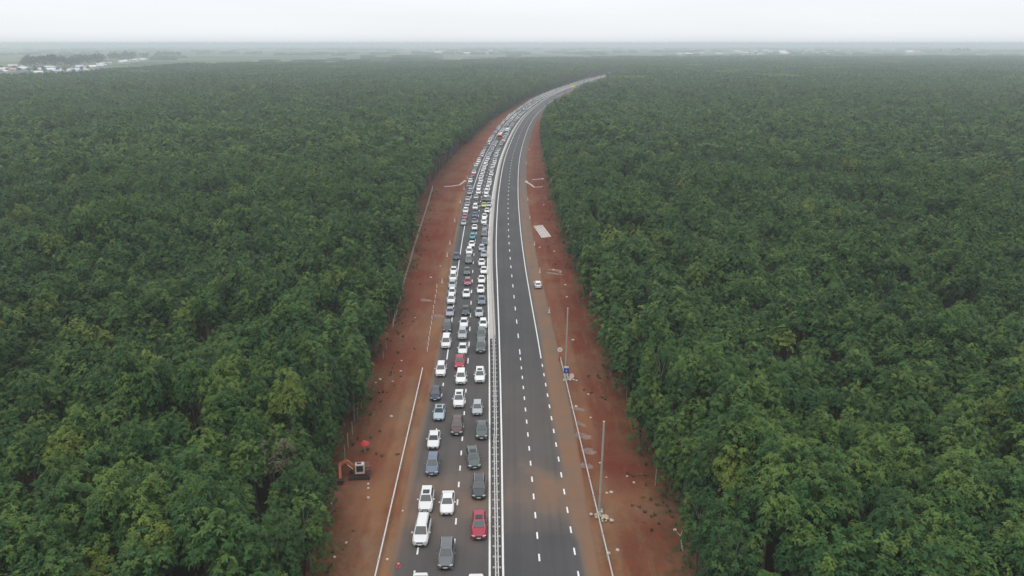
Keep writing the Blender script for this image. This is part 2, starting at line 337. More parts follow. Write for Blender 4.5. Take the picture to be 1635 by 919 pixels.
stripe('road_marking_lane_dashes', 'll', 129, 900, 0.2, (2.5, 8.3))

# median beyond 141 m: pale concrete kerbed strip carrying a long concrete barrier
def loft(prof, ys, d_of, z0):
    n = len(prof); v = []; f = []
    for y in ys:
        for dd, z in prof: X, Y = off(y, d_of(y) + dd); v.append((X, Y, z0 + z))
    for i in range(len(ys) - 1):
        for j in range(n): k = (j + 1) % n; f.append((i*n+j, i*n+k, (i+1)*n+k, (i+1)*n+j))
    f.append(tuple(range(n))); f.append(tuple((len(ys)-1)*n + j for j in range(n)))
    return v, f
ys = np.arange(141, 1850, 3.0)
v, f = loft([(0, 0), (0, 0.16), (1.05, 0.16), (1.05, 0)], ys, lambda y: 0.16, 0.14)
m = MB(); m.add(v, f); tag(m.build('median_strip', WCONC), kind='structure')
v, f = loft([(-0.3, 0), (-0.28, 0.1), (-0.14, 0.3), (-0.1, 0.82), (0.1, 0.82), (0.14, 0.3), (0.28, 0.1), (0.3, 0)], ys, lambda y: 1.15, 0.2)
m = MB(); m.add(v, f); o = m.build('concrete_barrier', CONC); tag(o, 'long pale concrete barrier along the median beyond the steel guardrail', 'barrier')

# double steel guardrail in the near median
def guardrail(name, y0, y1, d_of, label, group, double=False, step=2.0, zb=0.0):
    X0, Y0 = off(y0, d_of(y0)); t = empty(name, (X0, Y0, 0)); tag(t, label, 'guardrail', group)
    W = [(-0.035, 0), (0.05, 0.06), (-0.0, 0.15), (0.05, 0.25), (-0.035, 0.31), (-0.065, 0.31), (-0.04, 0.25), (-0.1, 0.15), (-0.04, 0.06), (-0.065, 0)]
    for sgn in ((-1, 1) if double else (1,)):
        pr = [(sgn * (a + (0.17 if double else 0.04)) * 1.0, b) for a, b in W]
        v, f = loft(pr, np.arange(y0, y1 + 0.1, 2.0), d_of, 0.45 + zb)
        v = [(a - X0, b - Y0, c) for a, b, c in v]; MB().add(v, f).build('rail', GALV, t)
    y = y0 + 0.5; pm = None
    while y < y1 - 0.2:
        X, Y = off(y, d_of(y))
        if pm is None:
            mm = MB(); mm.box((0, 0, 0.42), (0.11, 0.14, 0.84))
            if double: mm.box((0, 0, 0.66), (0.5, 0.14, 0.2), 1); mm.box((0, 0, 0.05), (0.95, 0.3, 0.05), 1)
            else: mm.box((-0.06, 0, 0.6), (0.16, 0.14, 0.22))
            pm = mm.mesh('post', [DGALV, CONC])
        o = link('post', pm, t); o.location = (X - X0, Y - Y0, zb); y += step
    return t
guardrail('median_guardrail', 52, 140.5, lambda y: 0.82 + 0.1 * (y > 100), 'double sided pale steel guardrail on posts down the near median', None, True, 1.9, 0.14)
guardrail('side_guardrail', 56, 126.5, lambda y: -12.75 + 0.010 * (y - 70), 'long white steel guardrail beside the queued cars on the left verge', None, False, 4.0, 0.08)
guardrail('side_guardrail', 56, 131.5, lambda y: 13.65 - 0.005 * (y - 70), 'long white steel guardrail beside the empty carriageway with the tall poles', None, False, 4.0, 0.08)
pm = MB().box((0, 0, 0.45), (0.13, 0.13, 0.9)).box((0, 0, 0.93), (0.17, 0.17, 0.06)).mesh('guardrail_post', WPAINT)
for i in range(13):
    px = 682.5 + (698 - 682.5) * i / 12; py = 562 + (460 - 562) * i / 12; x, y = P(px, py)
    o = link('guardrail_post', pm); o.location = (x + 0.05 * math.sin(i * 3), y, 0.08); tag(o, 'bare pale guardrail post standing on red soil beyond the left rail end', 'post', 'bare guardrail posts past the left rail end')

# ------------------------------------------------------------------ trees
def crown_arrays(seed, r, h, z0, n_cl, n_leaf, cl_r, lw, droop=0.3, dens=1.0):
    rg = np.random.default_rng(seed); V_ = []; F_ = []; TT = []
    # several limbs' heads make an uneven outline
    heads = [(0.0, 0.0, 0.0, 1.0)] + [(r * 0.62 * math.cos(a), r * 0.62 * math.sin(a), -h * rg.uniform(0.05, 0.3), rg.uniform(0.45, 0.75)) for a in rg.uniform(0, 6.28) + np.arange(5) * 1.256 + rg.uniform(-0.3, 0.3, 5)]
    ht = rg.uniform(0, 1, len(heads))
    for i in range(n_cl):
        hi = int(rg.integers(0, len(heads))); hx, hy, hz, hs = heads[hi]
        u = rg.normal(size=3); u /= np.linalg.norm(u); u[2] = abs(u[2]) if rg.random() < 0.78 else u[2]
        q = rg.uniform(0.62, 1.0)
        c = np.array([hx + u[0] * r * 0.75 * hs * q, hy + u[1] * r * 0.75 * hs * q, z0 + h * 0.45 + hz + u[2] * h * 0.55 * hs ** 0.5 * q])
        t = float(np.clip(0.55 * ht[hi] + 0.35 * rg.random() + 0.25 * (u[2] > 0.6), 0, 1))  # random leaf tone; upward clumps painted lighter, standing in for light from above
        R0 = cl_r * rg.uniform(0.7, 1.25); a0 = rg.uniform(0, 6.28); tilt = rg.uniform(-0.35, 0.35, 2) + u[:2] * 0.5
        for k in range(n_leaf):
            a = a0 + 6.283 * k / n_leaf + rg.uniform(-0.5, 0.5); ca, sa = math.cos(a), math.sin(a); w = lw * rg.uniform(0.8, 1.2); dr = droop * rg.uniform(-0.1, 1.7); Rl = R0 * rg.uniform(0.6, 1.1); zo = rg.uniform(-0.12, 0.16)
            b = len(V_)
            for rr, ww, zz in ((0.08, -0.25, 0.0), (0.08, 0.25, 0.0), (0.62, 0.5, -0.25 * dr), (1.0, 0.16, -dr), (1.0, -0.16, -dr), (0.62, -0.5, -0.25 * dr)):
                x = ca * rr * Rl - sa * ww * w; y = sa * rr * Rl + ca * ww * w
                V_.append((c[0] + x, c[1] + y, c[2] + zo + zz * R0 - (tilt[0] * x + tilt[1] * y)))
                TT.append(t)
            F_.append((b, b + 1, b + 2, b + 5)); F_.append((b + 5, b + 2, b + 3, b + 4))
    return V_, F_, TT
def trunk_mb(seed, h, r, limbs=4, n=6):
    rg = random.Random(seed); m = MB(); b = (rg.uniform(-.3, .3), rg.uniform(-.3, .3), h * 0.55)
    m.tube((0, 0, -0.3), b, r, r * 0.75, n, cap=False)
    for k in range(limbs):
        a = k * 6.28 / limbs + rg.uniform(-.4, .4); q = rg.uniform(1.0, 2.0)
        m.tube(b, (b[0] + math.cos(a) * q, b[1] + math.sin(a) * q, h * rg.uniform(0.66, 0.78)), r * 0.42, r * 0.1, max(3, n - 2), cap=False)
    return m
HT = 14.0
hi_cr, hi_tr = [], []
ed_cr = []
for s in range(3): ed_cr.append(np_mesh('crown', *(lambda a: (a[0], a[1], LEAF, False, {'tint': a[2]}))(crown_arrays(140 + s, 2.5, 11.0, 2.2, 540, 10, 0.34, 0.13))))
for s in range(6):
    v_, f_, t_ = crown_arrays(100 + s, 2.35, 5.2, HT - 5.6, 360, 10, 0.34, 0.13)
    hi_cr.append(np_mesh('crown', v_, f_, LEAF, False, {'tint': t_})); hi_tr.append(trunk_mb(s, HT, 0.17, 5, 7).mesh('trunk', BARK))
protos = bpy.data.collections.new('tree_prototypes')          # never linked to the scene: only the forest masses use it
def proto(coll, name, parts):
    V_, F_, TT, MI = [], [], [], []
    for v_, f_, t_, mi in parts:
        b = len(V_); V_ += v_; F_ += [tuple(i + b for i in q) for q in f_]; TT += t_; MI += [mi] * len(f_)
    me = np_mesh(name, V_, F_, LEAF, False, {'tint': TT}); me.materials.append(BARK); me.polygons.foreach_set('material_index', MI)
    o = bpy.data.objects.new(name, me); coll.objects.link(o); return o
def lod(cname, n, args, trunk=True):
    c = bpy.data.collections.new(cname)
    for s in range(n):
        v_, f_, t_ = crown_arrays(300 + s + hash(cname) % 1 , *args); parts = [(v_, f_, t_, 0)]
        if trunk:
            tm = trunk_mb(50 + s, HT, 0.17, 3, 4); parts.append((tm.v, tm.f, [0] * len(tm.v), 1))
        proto(c, '%s_%02d' % (cname, s), parts)
    return c
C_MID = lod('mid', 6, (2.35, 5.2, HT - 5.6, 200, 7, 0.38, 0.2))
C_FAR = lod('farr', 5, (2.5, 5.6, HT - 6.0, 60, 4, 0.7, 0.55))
def patch(coll, i, size=48.0, hts=(10, 14)):
    rg = np.random.default_rng(900 + i); V_, F_, TT = [], [], []
    for a in np.arange(0, size, 4.6):
        for b in np.arange(0, size, 4.4):
            if rg.random() < 0.05: continue
            cx, cy, zt = a - size / 2 + rg.uniform(-.9, .9) + 2.3, b - size / 2 + rg.uniform(-.9, .9) + 2.2, rg.uniform(*hts) + 1.2; tt = rg.random()
            for k in range(11):
                u = rg.normal(size=3); u /= np.linalg.norm(u); c = np.array([cx + u[0] * 1.9, cy + u[1] * 1.9, zt - 3.0 + abs(u[2]) * 2.6])
                n_ = u + np.array([0, 0, .8]); n_ /= np.linalg.norm(n_); e1 = np.cross(n_, rg.normal(size=3)); e1 /= np.linalg.norm(e1); e2 = np.cross(n_, e1); q = rg.uniform(0.8, 1.5); bse = len(V_)
                for sx, sy in ((-1, -.6), (.7, -.9), (1, .7), (-.6, 1)): V_.append(tuple(c + (e1 * sx + e2 * sy) * q * 0.8))
                F_.append((bse, bse + 1, bse + 2, bse + 3)); TT += [float(np.clip(tt * .7 + rg.uniform(0, .3), 0, 1))] * 4
    b = len(V_); h = size / 2; zz = hts[0] - 2.5; V_ += [(-h, -h, zz), (h, -h, zz), (h, h, zz), (-h, h, zz), (-h, -h, 0), (h, -h, 0), (h, h, 0), (-h, h, 0)]; TT += [0] * 8
    F_ += [(b, b+1, b+2, b+3), (b, b+1, b+5, b+4), (b+1, b+2, b+6, b+5), (b+2, b+3, b+7, b+6), (b+3, b, b+4, b+7)]
    proto(coll, 'patch_%02d' % i, [(V_, F_, TT, 0)])
C_EDGE = lod('edge', 4, (2.5, 11.0, 2.2, 260, 6, 0.52, 0.30))
C_PAT = bpy.data.collections.new('patches')
for i in range(4): patch(C_PAT, i)
def scatter(name, pts, coll, nvar, scale, rz, zs=None):
    me = bpy.data.meshes.new(name); me.from_pydata([tuple(map(float, p)) for p in pts], [], []); n = len(pts)
    for k, ty, a in (('vi', 'INT', rng.integers(0, nvar, n).astype(np.int32)), ('sc', 'FLOAT', np.asarray(scale, np.float32)), ('rz', 'FLOAT', np.asarray(rz, np.float32)), ('zs', 'FLOAT', np.asarray(zs if zs is not None else np.ones(n), np.float32))):
        at = me.attributes.new(k, ty, 'POINT'); at.data.foreach_set('value', a)
    me.materials.append(LEAF)
    o = link(name, me); ng = bpy.data.node_groups.new(name, 'GeometryNodeTree')
    ng.interface.new_socket('Geometry', in_out='INPUT', socket_type='NodeSocketGeometry'); ng.interface.new_socket('Geometry', in_out='OUTPUT', socket_type='NodeSocketGeometry')
    a = ng.nodes.new; gi, go = a('NodeGroupInput'), a('NodeGroupOutput'); ci = a('GeometryNodeCollectionInfo'); ci.inputs['Collection'].default_value = coll; ci.inputs['Separate Children'].default_value = True; ci.inputs['Reset Children'].default_value = True
    ip = a('GeometryNodeInstanceOnPoints'); ip.inputs['Pick Instance'].default_value = True; l = ng.links.new
    def na(nm, ty): x = a('GeometryNodeInputNamedAttribute'); x.data_type = ty; x.inputs['Name'].default_value = nm; return x.outputs['Attribute']
    l(gi.outputs[0], ip.inputs['Points']); l(ci.outputs[0], ip.inputs['Instance']); l(na('vi', 'INT'), ip.inputs['Instance Index'])
    cz = a('ShaderNodeCombineXYZ'); l(na('rz', 'FLOAT'), cz.inputs[2]); l(cz.outputs[0], ip.inputs['Rotation'])
    cs = a('ShaderNodeCombineXYZ'); mu = a('ShaderNodeMath'); mu.operation = 'MULTIPLY'; scs = na('sc', 'FLOAT'); l(scs, cs.inputs[0]); l(scs, cs.inputs[1]); l(scs, mu.inputs[0]); l(na('zs', 'FLOAT'), mu.inputs[1]); l(mu.outputs[0], cs.inputs[2])
    l(cs.outputs[0], ip.inputs['Scale']); l(ip.outputs[0], go.inputs[0])
    md = o.modifiers.new('scatter', 'NODES'); md.node_group = ng; return o

YMAX = T([(-400, 1150), (110, 1180), (200, 1500), (300, 1750), (420, 1900), (700, 1950), (800, 2500), (1000, 2750), (2100, 2750)])
def pxof(x, y): return 817.5 + F_PX * x / (y * math.cos(PITCH) + CAM_H * math.sin(PITCH))
def vnoise(x, y, sc, seed=0): return np.array([noise.noise(Vector((a * sc, b * sc, seed))) for a, b in zip(x, y)])
# plantation rows
ang = R(12); sp_r, sp_t = 4.1, 3.0
A, B = np.meshgrid(np.arange(-1400, 1400, sp_r), np.arange(-300, 1900, sp_t)); A = A.ravel(); B = B.ravel()
X = A * math.cos(ang) - B * math.sin(ang); Y = A * math.sin(ang) + B * math.cos(ang)
X = X + rng.normal(0, 0.75, X.size); Y = Y + rng.normal(0, 0.7, Y.size)
dd = dof(X, Y); lim = 0.681 * (Y * 0.951 + 17.7) * 1.06 + 14
keep = (Y > 22) & (np.abs(X) < lim) & ((dd < I(_tL, Y) - 0.6) | (dd > I(_tR, Y) + 0.2)) & (rng.random(X.size) > 0.04)
near = Y < 950; corr = (Y < 1850) & (np.abs(dd) < 60)
keep &= (near | corr); X, Y, dd = X[keep], Y[keep], dd[keep]
hn = vnoise(X, Y, 0.035); Dd0 = np.hypot(X, Y)
def segd(x, y, a, b):
    a = np.array(a); b = np.array(b); d_ = b - a; t_ = np.clip(((x - a[0]) * d_[0] + (y - a[1]) * d_[1]) / (d_ @ d_), 0, 1); return np.hypot(x - a[0] - t_ * d_[0], y - a[1] - t_ * d_[1])
fb = np.minimum.reduce([segd(X, Y, P(a, b, 12), P(c, d, 12)) for a, b, c, d in ((285, 160, 440, 134), (700, 160, 560, 150), (1150, 135, 1500, 150))])
hn[fb < 3.2] = -9; gap = vnoise(X, Y, 0.05, 9)
k = ((gap > -0.5) | (Dd0 < 170)) & (hn > -5); X, Y, dd, hn = X[k], Y[k], dd[k], hn[k]
SC = np.clip(rng.normal(1.0, 0.11, X.size), 0.72, 1.3) + hn * 0.2; RZ = rng.uniform(0, 6.28, X.size); ZS = np.clip(rng.normal(1.0, 0.06, X.size), 0.84, 1.16) + hn * 0.14
Dd = np.hypot(X, Y)
PX = pxof(X, Y); hy = (CAM_H - 11); yy = Y * math.cos(PITCH) + hy * math.sin(PITCH); PY = 459.5 - F_PX * (Y * math.sin(PITCH) - hy * math.cos(PITCH)) / yy
PXc = 817.5 + F_PX * X / yy
vis = (PXc > 8) & (PXc < 1627) & (PY < 905) & (PY > 0)
idx = np.where(vis)[0]; idx = idx[np.argsort(Dd[idx])][:262]
ind = np.zeros(X.size, bool); ind[idx] = True
for n_, i in enumerate(idx):
    side = 'left' if X[i] < 0 else 'right'; edge = min(abs(dd[i] - I(_tL, Y[i])), abs(dd[i] - I(_tR, Y[i]))) < 5.0
    t = empty('rubber_tree', (X[i], Y[i], 0), RZ[i]); s = float(SC[i]); t.scale = (s, s, s * float(ZS[i]))
    if edge: tag(t, 'tall green rubber tree in the front row along the red soil, %s side' % side, 'tree', 'front row rubber trees on the %s side' % side)
    else: tag(t, 'dense green rubber tree inside the near plantation on the %s side' % side, 'tree', 'rubber trees inside the near plantation, %s side' % side)
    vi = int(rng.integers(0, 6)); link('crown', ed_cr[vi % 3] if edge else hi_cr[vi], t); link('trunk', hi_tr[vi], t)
oth = ~ind; edg = oth & (Dd < 330) & ((np.abs(dd - I(_tR, Y)) < 5.5) | ((np.abs(dd - I(_tL, Y)) < 5.5) & (Y < 235))); edg |= oth & (Dd >= 330) & (Y < 1300) & ((np.abs(dd - I(_tR, Y)) < 4.5) | ((np.abs(dd - I(_tL, Y)) < 4.5) & (Y > 430))); mid = oth & ~edg & (Dd < 330); far = oth & ~edg & (Dd >= 330)
pts = np.stack([X, Y, np.zeros_like(X)], 1)
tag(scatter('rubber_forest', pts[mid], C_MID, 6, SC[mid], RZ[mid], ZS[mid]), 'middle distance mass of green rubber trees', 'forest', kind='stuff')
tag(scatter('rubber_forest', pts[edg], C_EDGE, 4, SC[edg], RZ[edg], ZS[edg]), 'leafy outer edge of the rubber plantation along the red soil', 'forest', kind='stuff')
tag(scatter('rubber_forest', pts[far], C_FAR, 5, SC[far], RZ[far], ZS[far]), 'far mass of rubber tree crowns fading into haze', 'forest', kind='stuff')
# canopy patches further out
A, B = np.meshgrid(np.arange(-2600, 2600, 46.0), np.arange(930, 2800, 46.0)); A = A.ravel(); B = B.ravel()
d2 = dof(A, B); pxx = pxof(A, B)
k = (np.abs(A) < 0.72 * B + 60) & ((np.abs(d2) > 62) | (B > 1880)) & (B < I(YMAX, pxx)) & (B > 970)
A, B = A[k], B[k]; n = len(A)
tag(scatter('far_canopy', np.stack([A, B, vnoise(A, B, 0.006, 4) * 2.2 - 0.5], 1), C_PAT, 4, np.ones(n), rng.integers(0, 4, n) * math.pi / 2, 1 + vnoise(A, B, 0.01, 6) * 0.18), 'unbroken tree canopy stretching to the far plain', 'forest', kind='stuff')
# scattered woods on the plain behind
A = rng.uniform(-6000, 6000, 5200); B = rng.uniform(1300, 8200, 5200); k = (np.abs(A) < 0.72 * B + 60) & (B > I(YMAX, pxof(A, B)) + 80) & (vnoise(A, B, 0.0016, 2) * 0.8 + vnoise(A, B, 0.006, 3) * 0.4 > 0.16)
k &= ~((pxof(A, B) < 330) & (B < 2300)); A, B = A[k], B[k]; n = len(A)
tag(scatter('distant_woodland', np.stack([A, B, np.zeros(n)], 1), C_PAT, 4, np.full(n, 1.0), rng.uniform(0, 6.28, n), rng.uniform(0.55, 0.95, n)), 'hazy patches of woodland on the distant plain', 'woodland', kind='stuff')
# one sparse browned tree standing in the left plantation and one pale dead stem at the right
v_, f_, t_ = crown_arrays(777, 2.6, 6.0, HT - 6.8, 60, 5, 0.45, 0.2)
x, y = P(432, 712, 12); t = empty('bare_tree', (x, y, 0)); t.scale = (1.15, 1.15, 1.08); tag(t, 'sparse olive brown tree standing out of the green plantation', 'tree')
link('crown', np_mesh('crown', v_, f_, DRYL, False, {'tint': t_}), t); trunk_mb(9, HT, 0.17, 6, 6).build('trunk', BARK, t)
m = MB(); m.tube((0, 0, 0), (-0.5, 0.3, 2.8), 0.12, 0.08, 6); m.tube((-0.5, 0.3, 2.8), (-1.5, 0.4, 4.0), 0.08, 0.03, 5); m.tube((-0.5, 0.3, 2.8), (-0.1, 0.6, 4.2), 0.06, 0.03, 5); m.box((-1.5, 0.4, 4.0), (0.5, 0.3, 0.2))
o = m.build('dead_stem', WCONC); o.scale = (.7, .7, .7); o.location = (*P(1090, 880), 0); tag(o, 'pale dead forked stem leaning at the edge of the right plantation', 'dead tree')

# ------------------------------------------------------------------ cars
def section(y, w, zb, zt, wt=None):
    wt = w * 0.9 if wt is None else wt
    return [(-w * 0.93, y, zb), (-w, y, zb + 0.22), (-w, y, zb + (zt - zb) * 0.68), (-wt, y, zt), (wt, y, zt), (w, y, zb + (zt - zb) * 0.68), (w, y, zb + 0.22), (w * 0.93, y, zb)]
def loft_secs(m, secs, mi=0):
    n = len(secs[0]); v = [p for s_ in secs for p in s_]; f = []
    for i in range(len(secs) - 1):
        for j in range(n): k = (j + 1) % n; f.append((i*n+j, i*n+k, (i+1)*n+k, (i+1)*n+j))
    f.append(tuple(range(n))); f.append(tuple((len(secs)-1)*n + j for j in range(n)))
    m.add(v, f, mi)
SPEC = {  # L, W, belt z, roof z, hood front z, windscreen base y, screen top y, roof end y, rear glass base y (from front), kind
    'suv': (4.65, 1.86, 1.05, 1.70, 0.86, 1.30, 2.02, 4.05, 4.42),
    'sedan': (4.60, 1.80, 0.96, 1.45, 0.74, 1.35, 2.15, 3.35, 4.05),
    'hatch': (3.95, 1.72, 0.98, 1.52, 0.80, 0.98, 1.72, 3.35, 3.80),
    'van': (4.95, 1.90, 1.12, 1.88, 0.92, 1.05, 1.85, 4.55, 4.82),
    'pickup': (5.25, 1.86, 1.08, 1.78, 0.92, 1.40, 2.08, 3.35, 3.55)}
def car_parts(kind, sunroof=False, rails=False):
    Lc, Wc, zb, zr, zh, yw, yt, yr, yg = SPEC[kind]; w = Wc / 2; P_ = []
    b = MB(); e = zb + 0.0
    tail = zb - (0.02 if kind != 'sedan' else 0.0)
    secs = [section(0.0, w * 0.62, 0.34, zh - 0.2, w * 0.5), section(0.09, w * 0.80, 0.28, zh - 0.08, w * 0.64), section(0.28, w * 0.94, 0.24, zh, w * 0.74), section(0.8, w, 0.22, (zh + zb) / 2 + 0.02, w * 0.82), section(yw, w, 0.22, zb, w * 0.9),
            section((yw + yr) / 2, w, 0.22, zb + 0.01, w * 0.92), section(Lc - 0.85, w, 0.22, zb, w * 0.9), section(Lc - 0.22, w * 0.93, 0.3, tail, w * 0.82), section(Lc, w * 0.78, 0.38, tail - 0.12, w * 0.68)]
    loft_secs(b, secs)
    bw, rw = w * 0.88, w * 0.68
    B4 = [(-bw, yw - 0.02, zb - 0.03), (bw, yw - 0.02, zb - 0.03), (bw, yg, zb - 0.03), (-bw, yg, zb - 0.03)]; ym = (yt + yr) / 2
    T6 = [(-rw, yt, zr - 0.06), (rw, yt, zr - 0.06), (rw, ym, zr), (rw, yr, zr - 0.05), (-rw, yr, zr - 0.05), (-rw, ym, zr)]
    b.add(B4 + T6, [(0, 1, 5, 4), (1, 2, 7, 6, 5), (2, 3, 8, 7), (3, 0, 4, 9, 8), (4, 5, 6, 9), (9, 6, 7, 8)])
    if kind == 'pickup':
        b.box((0, (yg + Lc) / 2, zb + 0.006), (w * 1.62, Lc - yg - 0.45, 0.02), 1)
    P_.append(('body', b, [PAINT, TRIM], 0.08))
    def lerp(a, c, t): return tuple(a[i] * (1 - t) + c[i] * t for i in range(3))
    def panel(a, b_, c, d, i0, i1, j0, j1, out):       # a b bottom, d c top
        q = [lerp(lerp(a, b_, i), lerp(d, c, i), j) for i, j in ((i0, j0), (i1, j0), (i1, j1), (i0, j1))]
        o_ = Vector(out) * 0.028; return [tuple(Vector(p) + o_) for p in q]
    def pan(name, quads, mt, th=0.02):
        m = MB()
        for q, out in quads:
            o_ = Vector(out) * -0.03; k = len(q); inner = [tuple(Vector(p) + o_) for p in q]
            m.add(q + inner, [tuple(range(k)), tuple(range(2 * k - 1, k - 1, -1))] + [(i, i + k, (i + 1) % k + k, (i + 1) % k) for i in range(k)])
        P_.append((name, m, [mt], 0))
    nf = Vector((0, -(zr - zb), (yt - yw))).normalized(); nb = Vector((0, (zr - zb), (yg - yr) + 0.01)).normalized(); ns = Vector((1, 0, (bw - rw) / (zr - zb))).normalized()
    pan('windscreen', [(panel(B4[0], B4[1], T6[1], T6[0], 0.06, 0.94, 0.06, 0.93, nf), nf)], GLASS)
    pan('rear_window', [(panel(B4[2], B4[3], T6[4], T6[3], 0.08, 0.92, 0.2, 0.9, nb), nb)], GLASS)
    for sg in (1, -1):
        nn = Vector((sg * ns.x, 0, ns.z)); A_ = (sg * bw, yw - 0.02, zb - 0.03); D_ = (sg * bw, yg, zb - 0.03); t0 = (sg * rw, yt, zr - 0.055); t1 = (sg * rw, yr, zr - 0.055)
        c_ = 0.53
        qs = [(panel(A_, D_, t1, t0, 0.07, c_ - 0.015, 0.12, 0.88, nn), nn), (panel(A_, D_, t1, t0, c_ + 0.015, 0.93, 0.12, 0.88, nn), nn)]
        pan('side_window', qs, GLASS)
    for sg in (1, -1):
        for yy_ in (0.86, Lc - 0.92):
            m = MB(); m.tube((sg * (w - 0.2), yy_, 0.33), (sg * (w + 0.015), yy_, 0.33), 0.33, 0.33, 14, 0); m.tube((sg * (w + 0.0), yy_, 0.33), (sg * (w + 0.025), yy_, 0.33), 0.2, 0.18, 10, 1)
            P_.append(('wheel', m, [TYRE, RIM], 0))
    for sg in (1, -1):
        m = MB(); m.box((sg * w * 0.70, 0.13, zh - 0.12), (0.40, 0.2, 0.13), rz=sg * 0.38, rx=-0.5); P_.append(('headlight', m, [LAMP], 0.02))
        m = MB(); m.box((sg * (w + 0.1), yw + 0.35, zb + 0.06), (0.2, 0.13, 0.15)); P_.append(('mirror', m, [PAINT], 0.03))
        m = MB(); m.box((sg * w * 0.72, Lc - 0.03, zb - 0.2), (0.3, 0.1, 0.16)); P_.append(('tail_light', m, [TAIL], 0.02))
    m = MB(); m.box((0, 0.02, zh - 0.2), (w * 0.85, 0.08, 0.13)); m.box((0, -0.005, 0.4), (w * 1.15, 0.06, 0.16)); P_.append(('grille', m, [TRIM], 0))
    m = MB(); m.box((0, -0.04, 0.5), (0.48, 0.03, 0.13)); P_.append(('number_plate', m, [PLATE], 0))
    if sunroof: m = MB(); m.box((0, yt + 0.55, zr - 0.008), (rw * 1.35, 0.8, 0.03), rx=0.03); P_.append(('sunroof', m, [GLASS], 0))
    if rails:
        for sg in (1, -1): m = MB(); m.bar((sg * rw * 0.93, yt + 0.1, zr + 0.0), (sg * rw * 0.93, yr - 0.05, zr + 0.02), 0.05, 0.07); P_.append(('roof_rail', m, [RIM], 0))
    return P_
PART_MESH, MERGED = {}, {}
def get_parts(kind, sr, rl):
    key = (kind, sr, rl)
    if key not in PART_MESH:
        PART_MESH[key] = [(n, m.mesh(n, mt, bevel=bv, smooth=False)) for n, m, mt, bv in car_parts(kind, sr, rl)]
    return PART_MESH[key]
def get_merged(kind, sr):
    key = (kind, sr)
    if key not in MERGED:
        mats_all = []; bm = bmesh.new()
        for n, me in get_parts(kind, sr, False):
            if n in ('number_plate',): continue
            mp_ = []
            for mt in me.materials:
                if mt not in mats_all: mats_all.append(mt)
                mp_.append(mats_all.index(mt))
            n0 = len(bm.faces); bm.from_mesh(me); bm.faces.ensure_lookup_table()
            for f_ in bm.faces[n0:]: f_.material_index = mp_[min(f_.material_index, len(mp_) - 1)]
        me = bpy.data.meshes.new('car_' + kind); bm.to_mesh(me); bm.free()
        for mt in mats_all: me.materials.append(mt)
        MERGED[key] = me
    return MERGED[key]
COLR = {'white': (0.80, 0.80, 0.79), 'silver': (0.42, 0.45, 0.48), 'grey': (0.13, 0.14, 0.15), 'dark grey': (0.055, 0.06, 0.066), 'black': (0.018, 0.019, 0.022), 'navy': (0.025, 0.035, 0.075),
        'red': (0.36, 0.02, 0.05), 'maroon': (0.10, 0.05, 0.05), 'grey green': (0.09, 0.115, 0.11), 'pale blue': (0.38, 0.47, 0.53), 'lilac': (0.34, 0.335, 0.39), 'cyan': (0.03, 0.33, 0.42),
        'yellow': (0.60, 0.62, 0.10), 'blue': (0.05, 0.09, 0.25), 'slate blue': (0.14, 0.18, 0.25), 'beige': (0.42, 0.38, 0.32), 'pink red': (0.42, 0.10, 0.16), 'orange': (0.65, 0.11, 0.04)}
NAMES = {'suv': 'suv', 'sedan': 'saloon', 'hatch': 'hatchback', 'van': 'van', 'pickup': 'pickup'}
def put_car(x, y, rz, kind, colour, detailed, sr=False, rl=False, dx=0.0, label=None, group=None, name='parked_car', size=1.0):
    c = COLR[colour]; j = random.uniform(0.93, 1.05); c4 = (min(c[0] * j, .85), min(c[1] * j, .85), min(c[2] * j, .85), 1)
    if detailed:
        t = empty(name, (x, y, 0.15), rz); t.scale = (size,) * 3
        for n, me in get_parts(kind, sr, rl): o = link(n, me, t); o.color = c4
    else:
        t = link(name, get_merged(kind, sr)); t.location = (x, y, 0.15); t.rotation_euler = (0, 0, rz); t.color = c4; t.scale = (size,) * 3
    tag(t, label, {'pickup': 'pickup truck', 'van': 'van'}.get(kind, 'car'), group); return t
G1 = 'cars queued in the traffic jam'
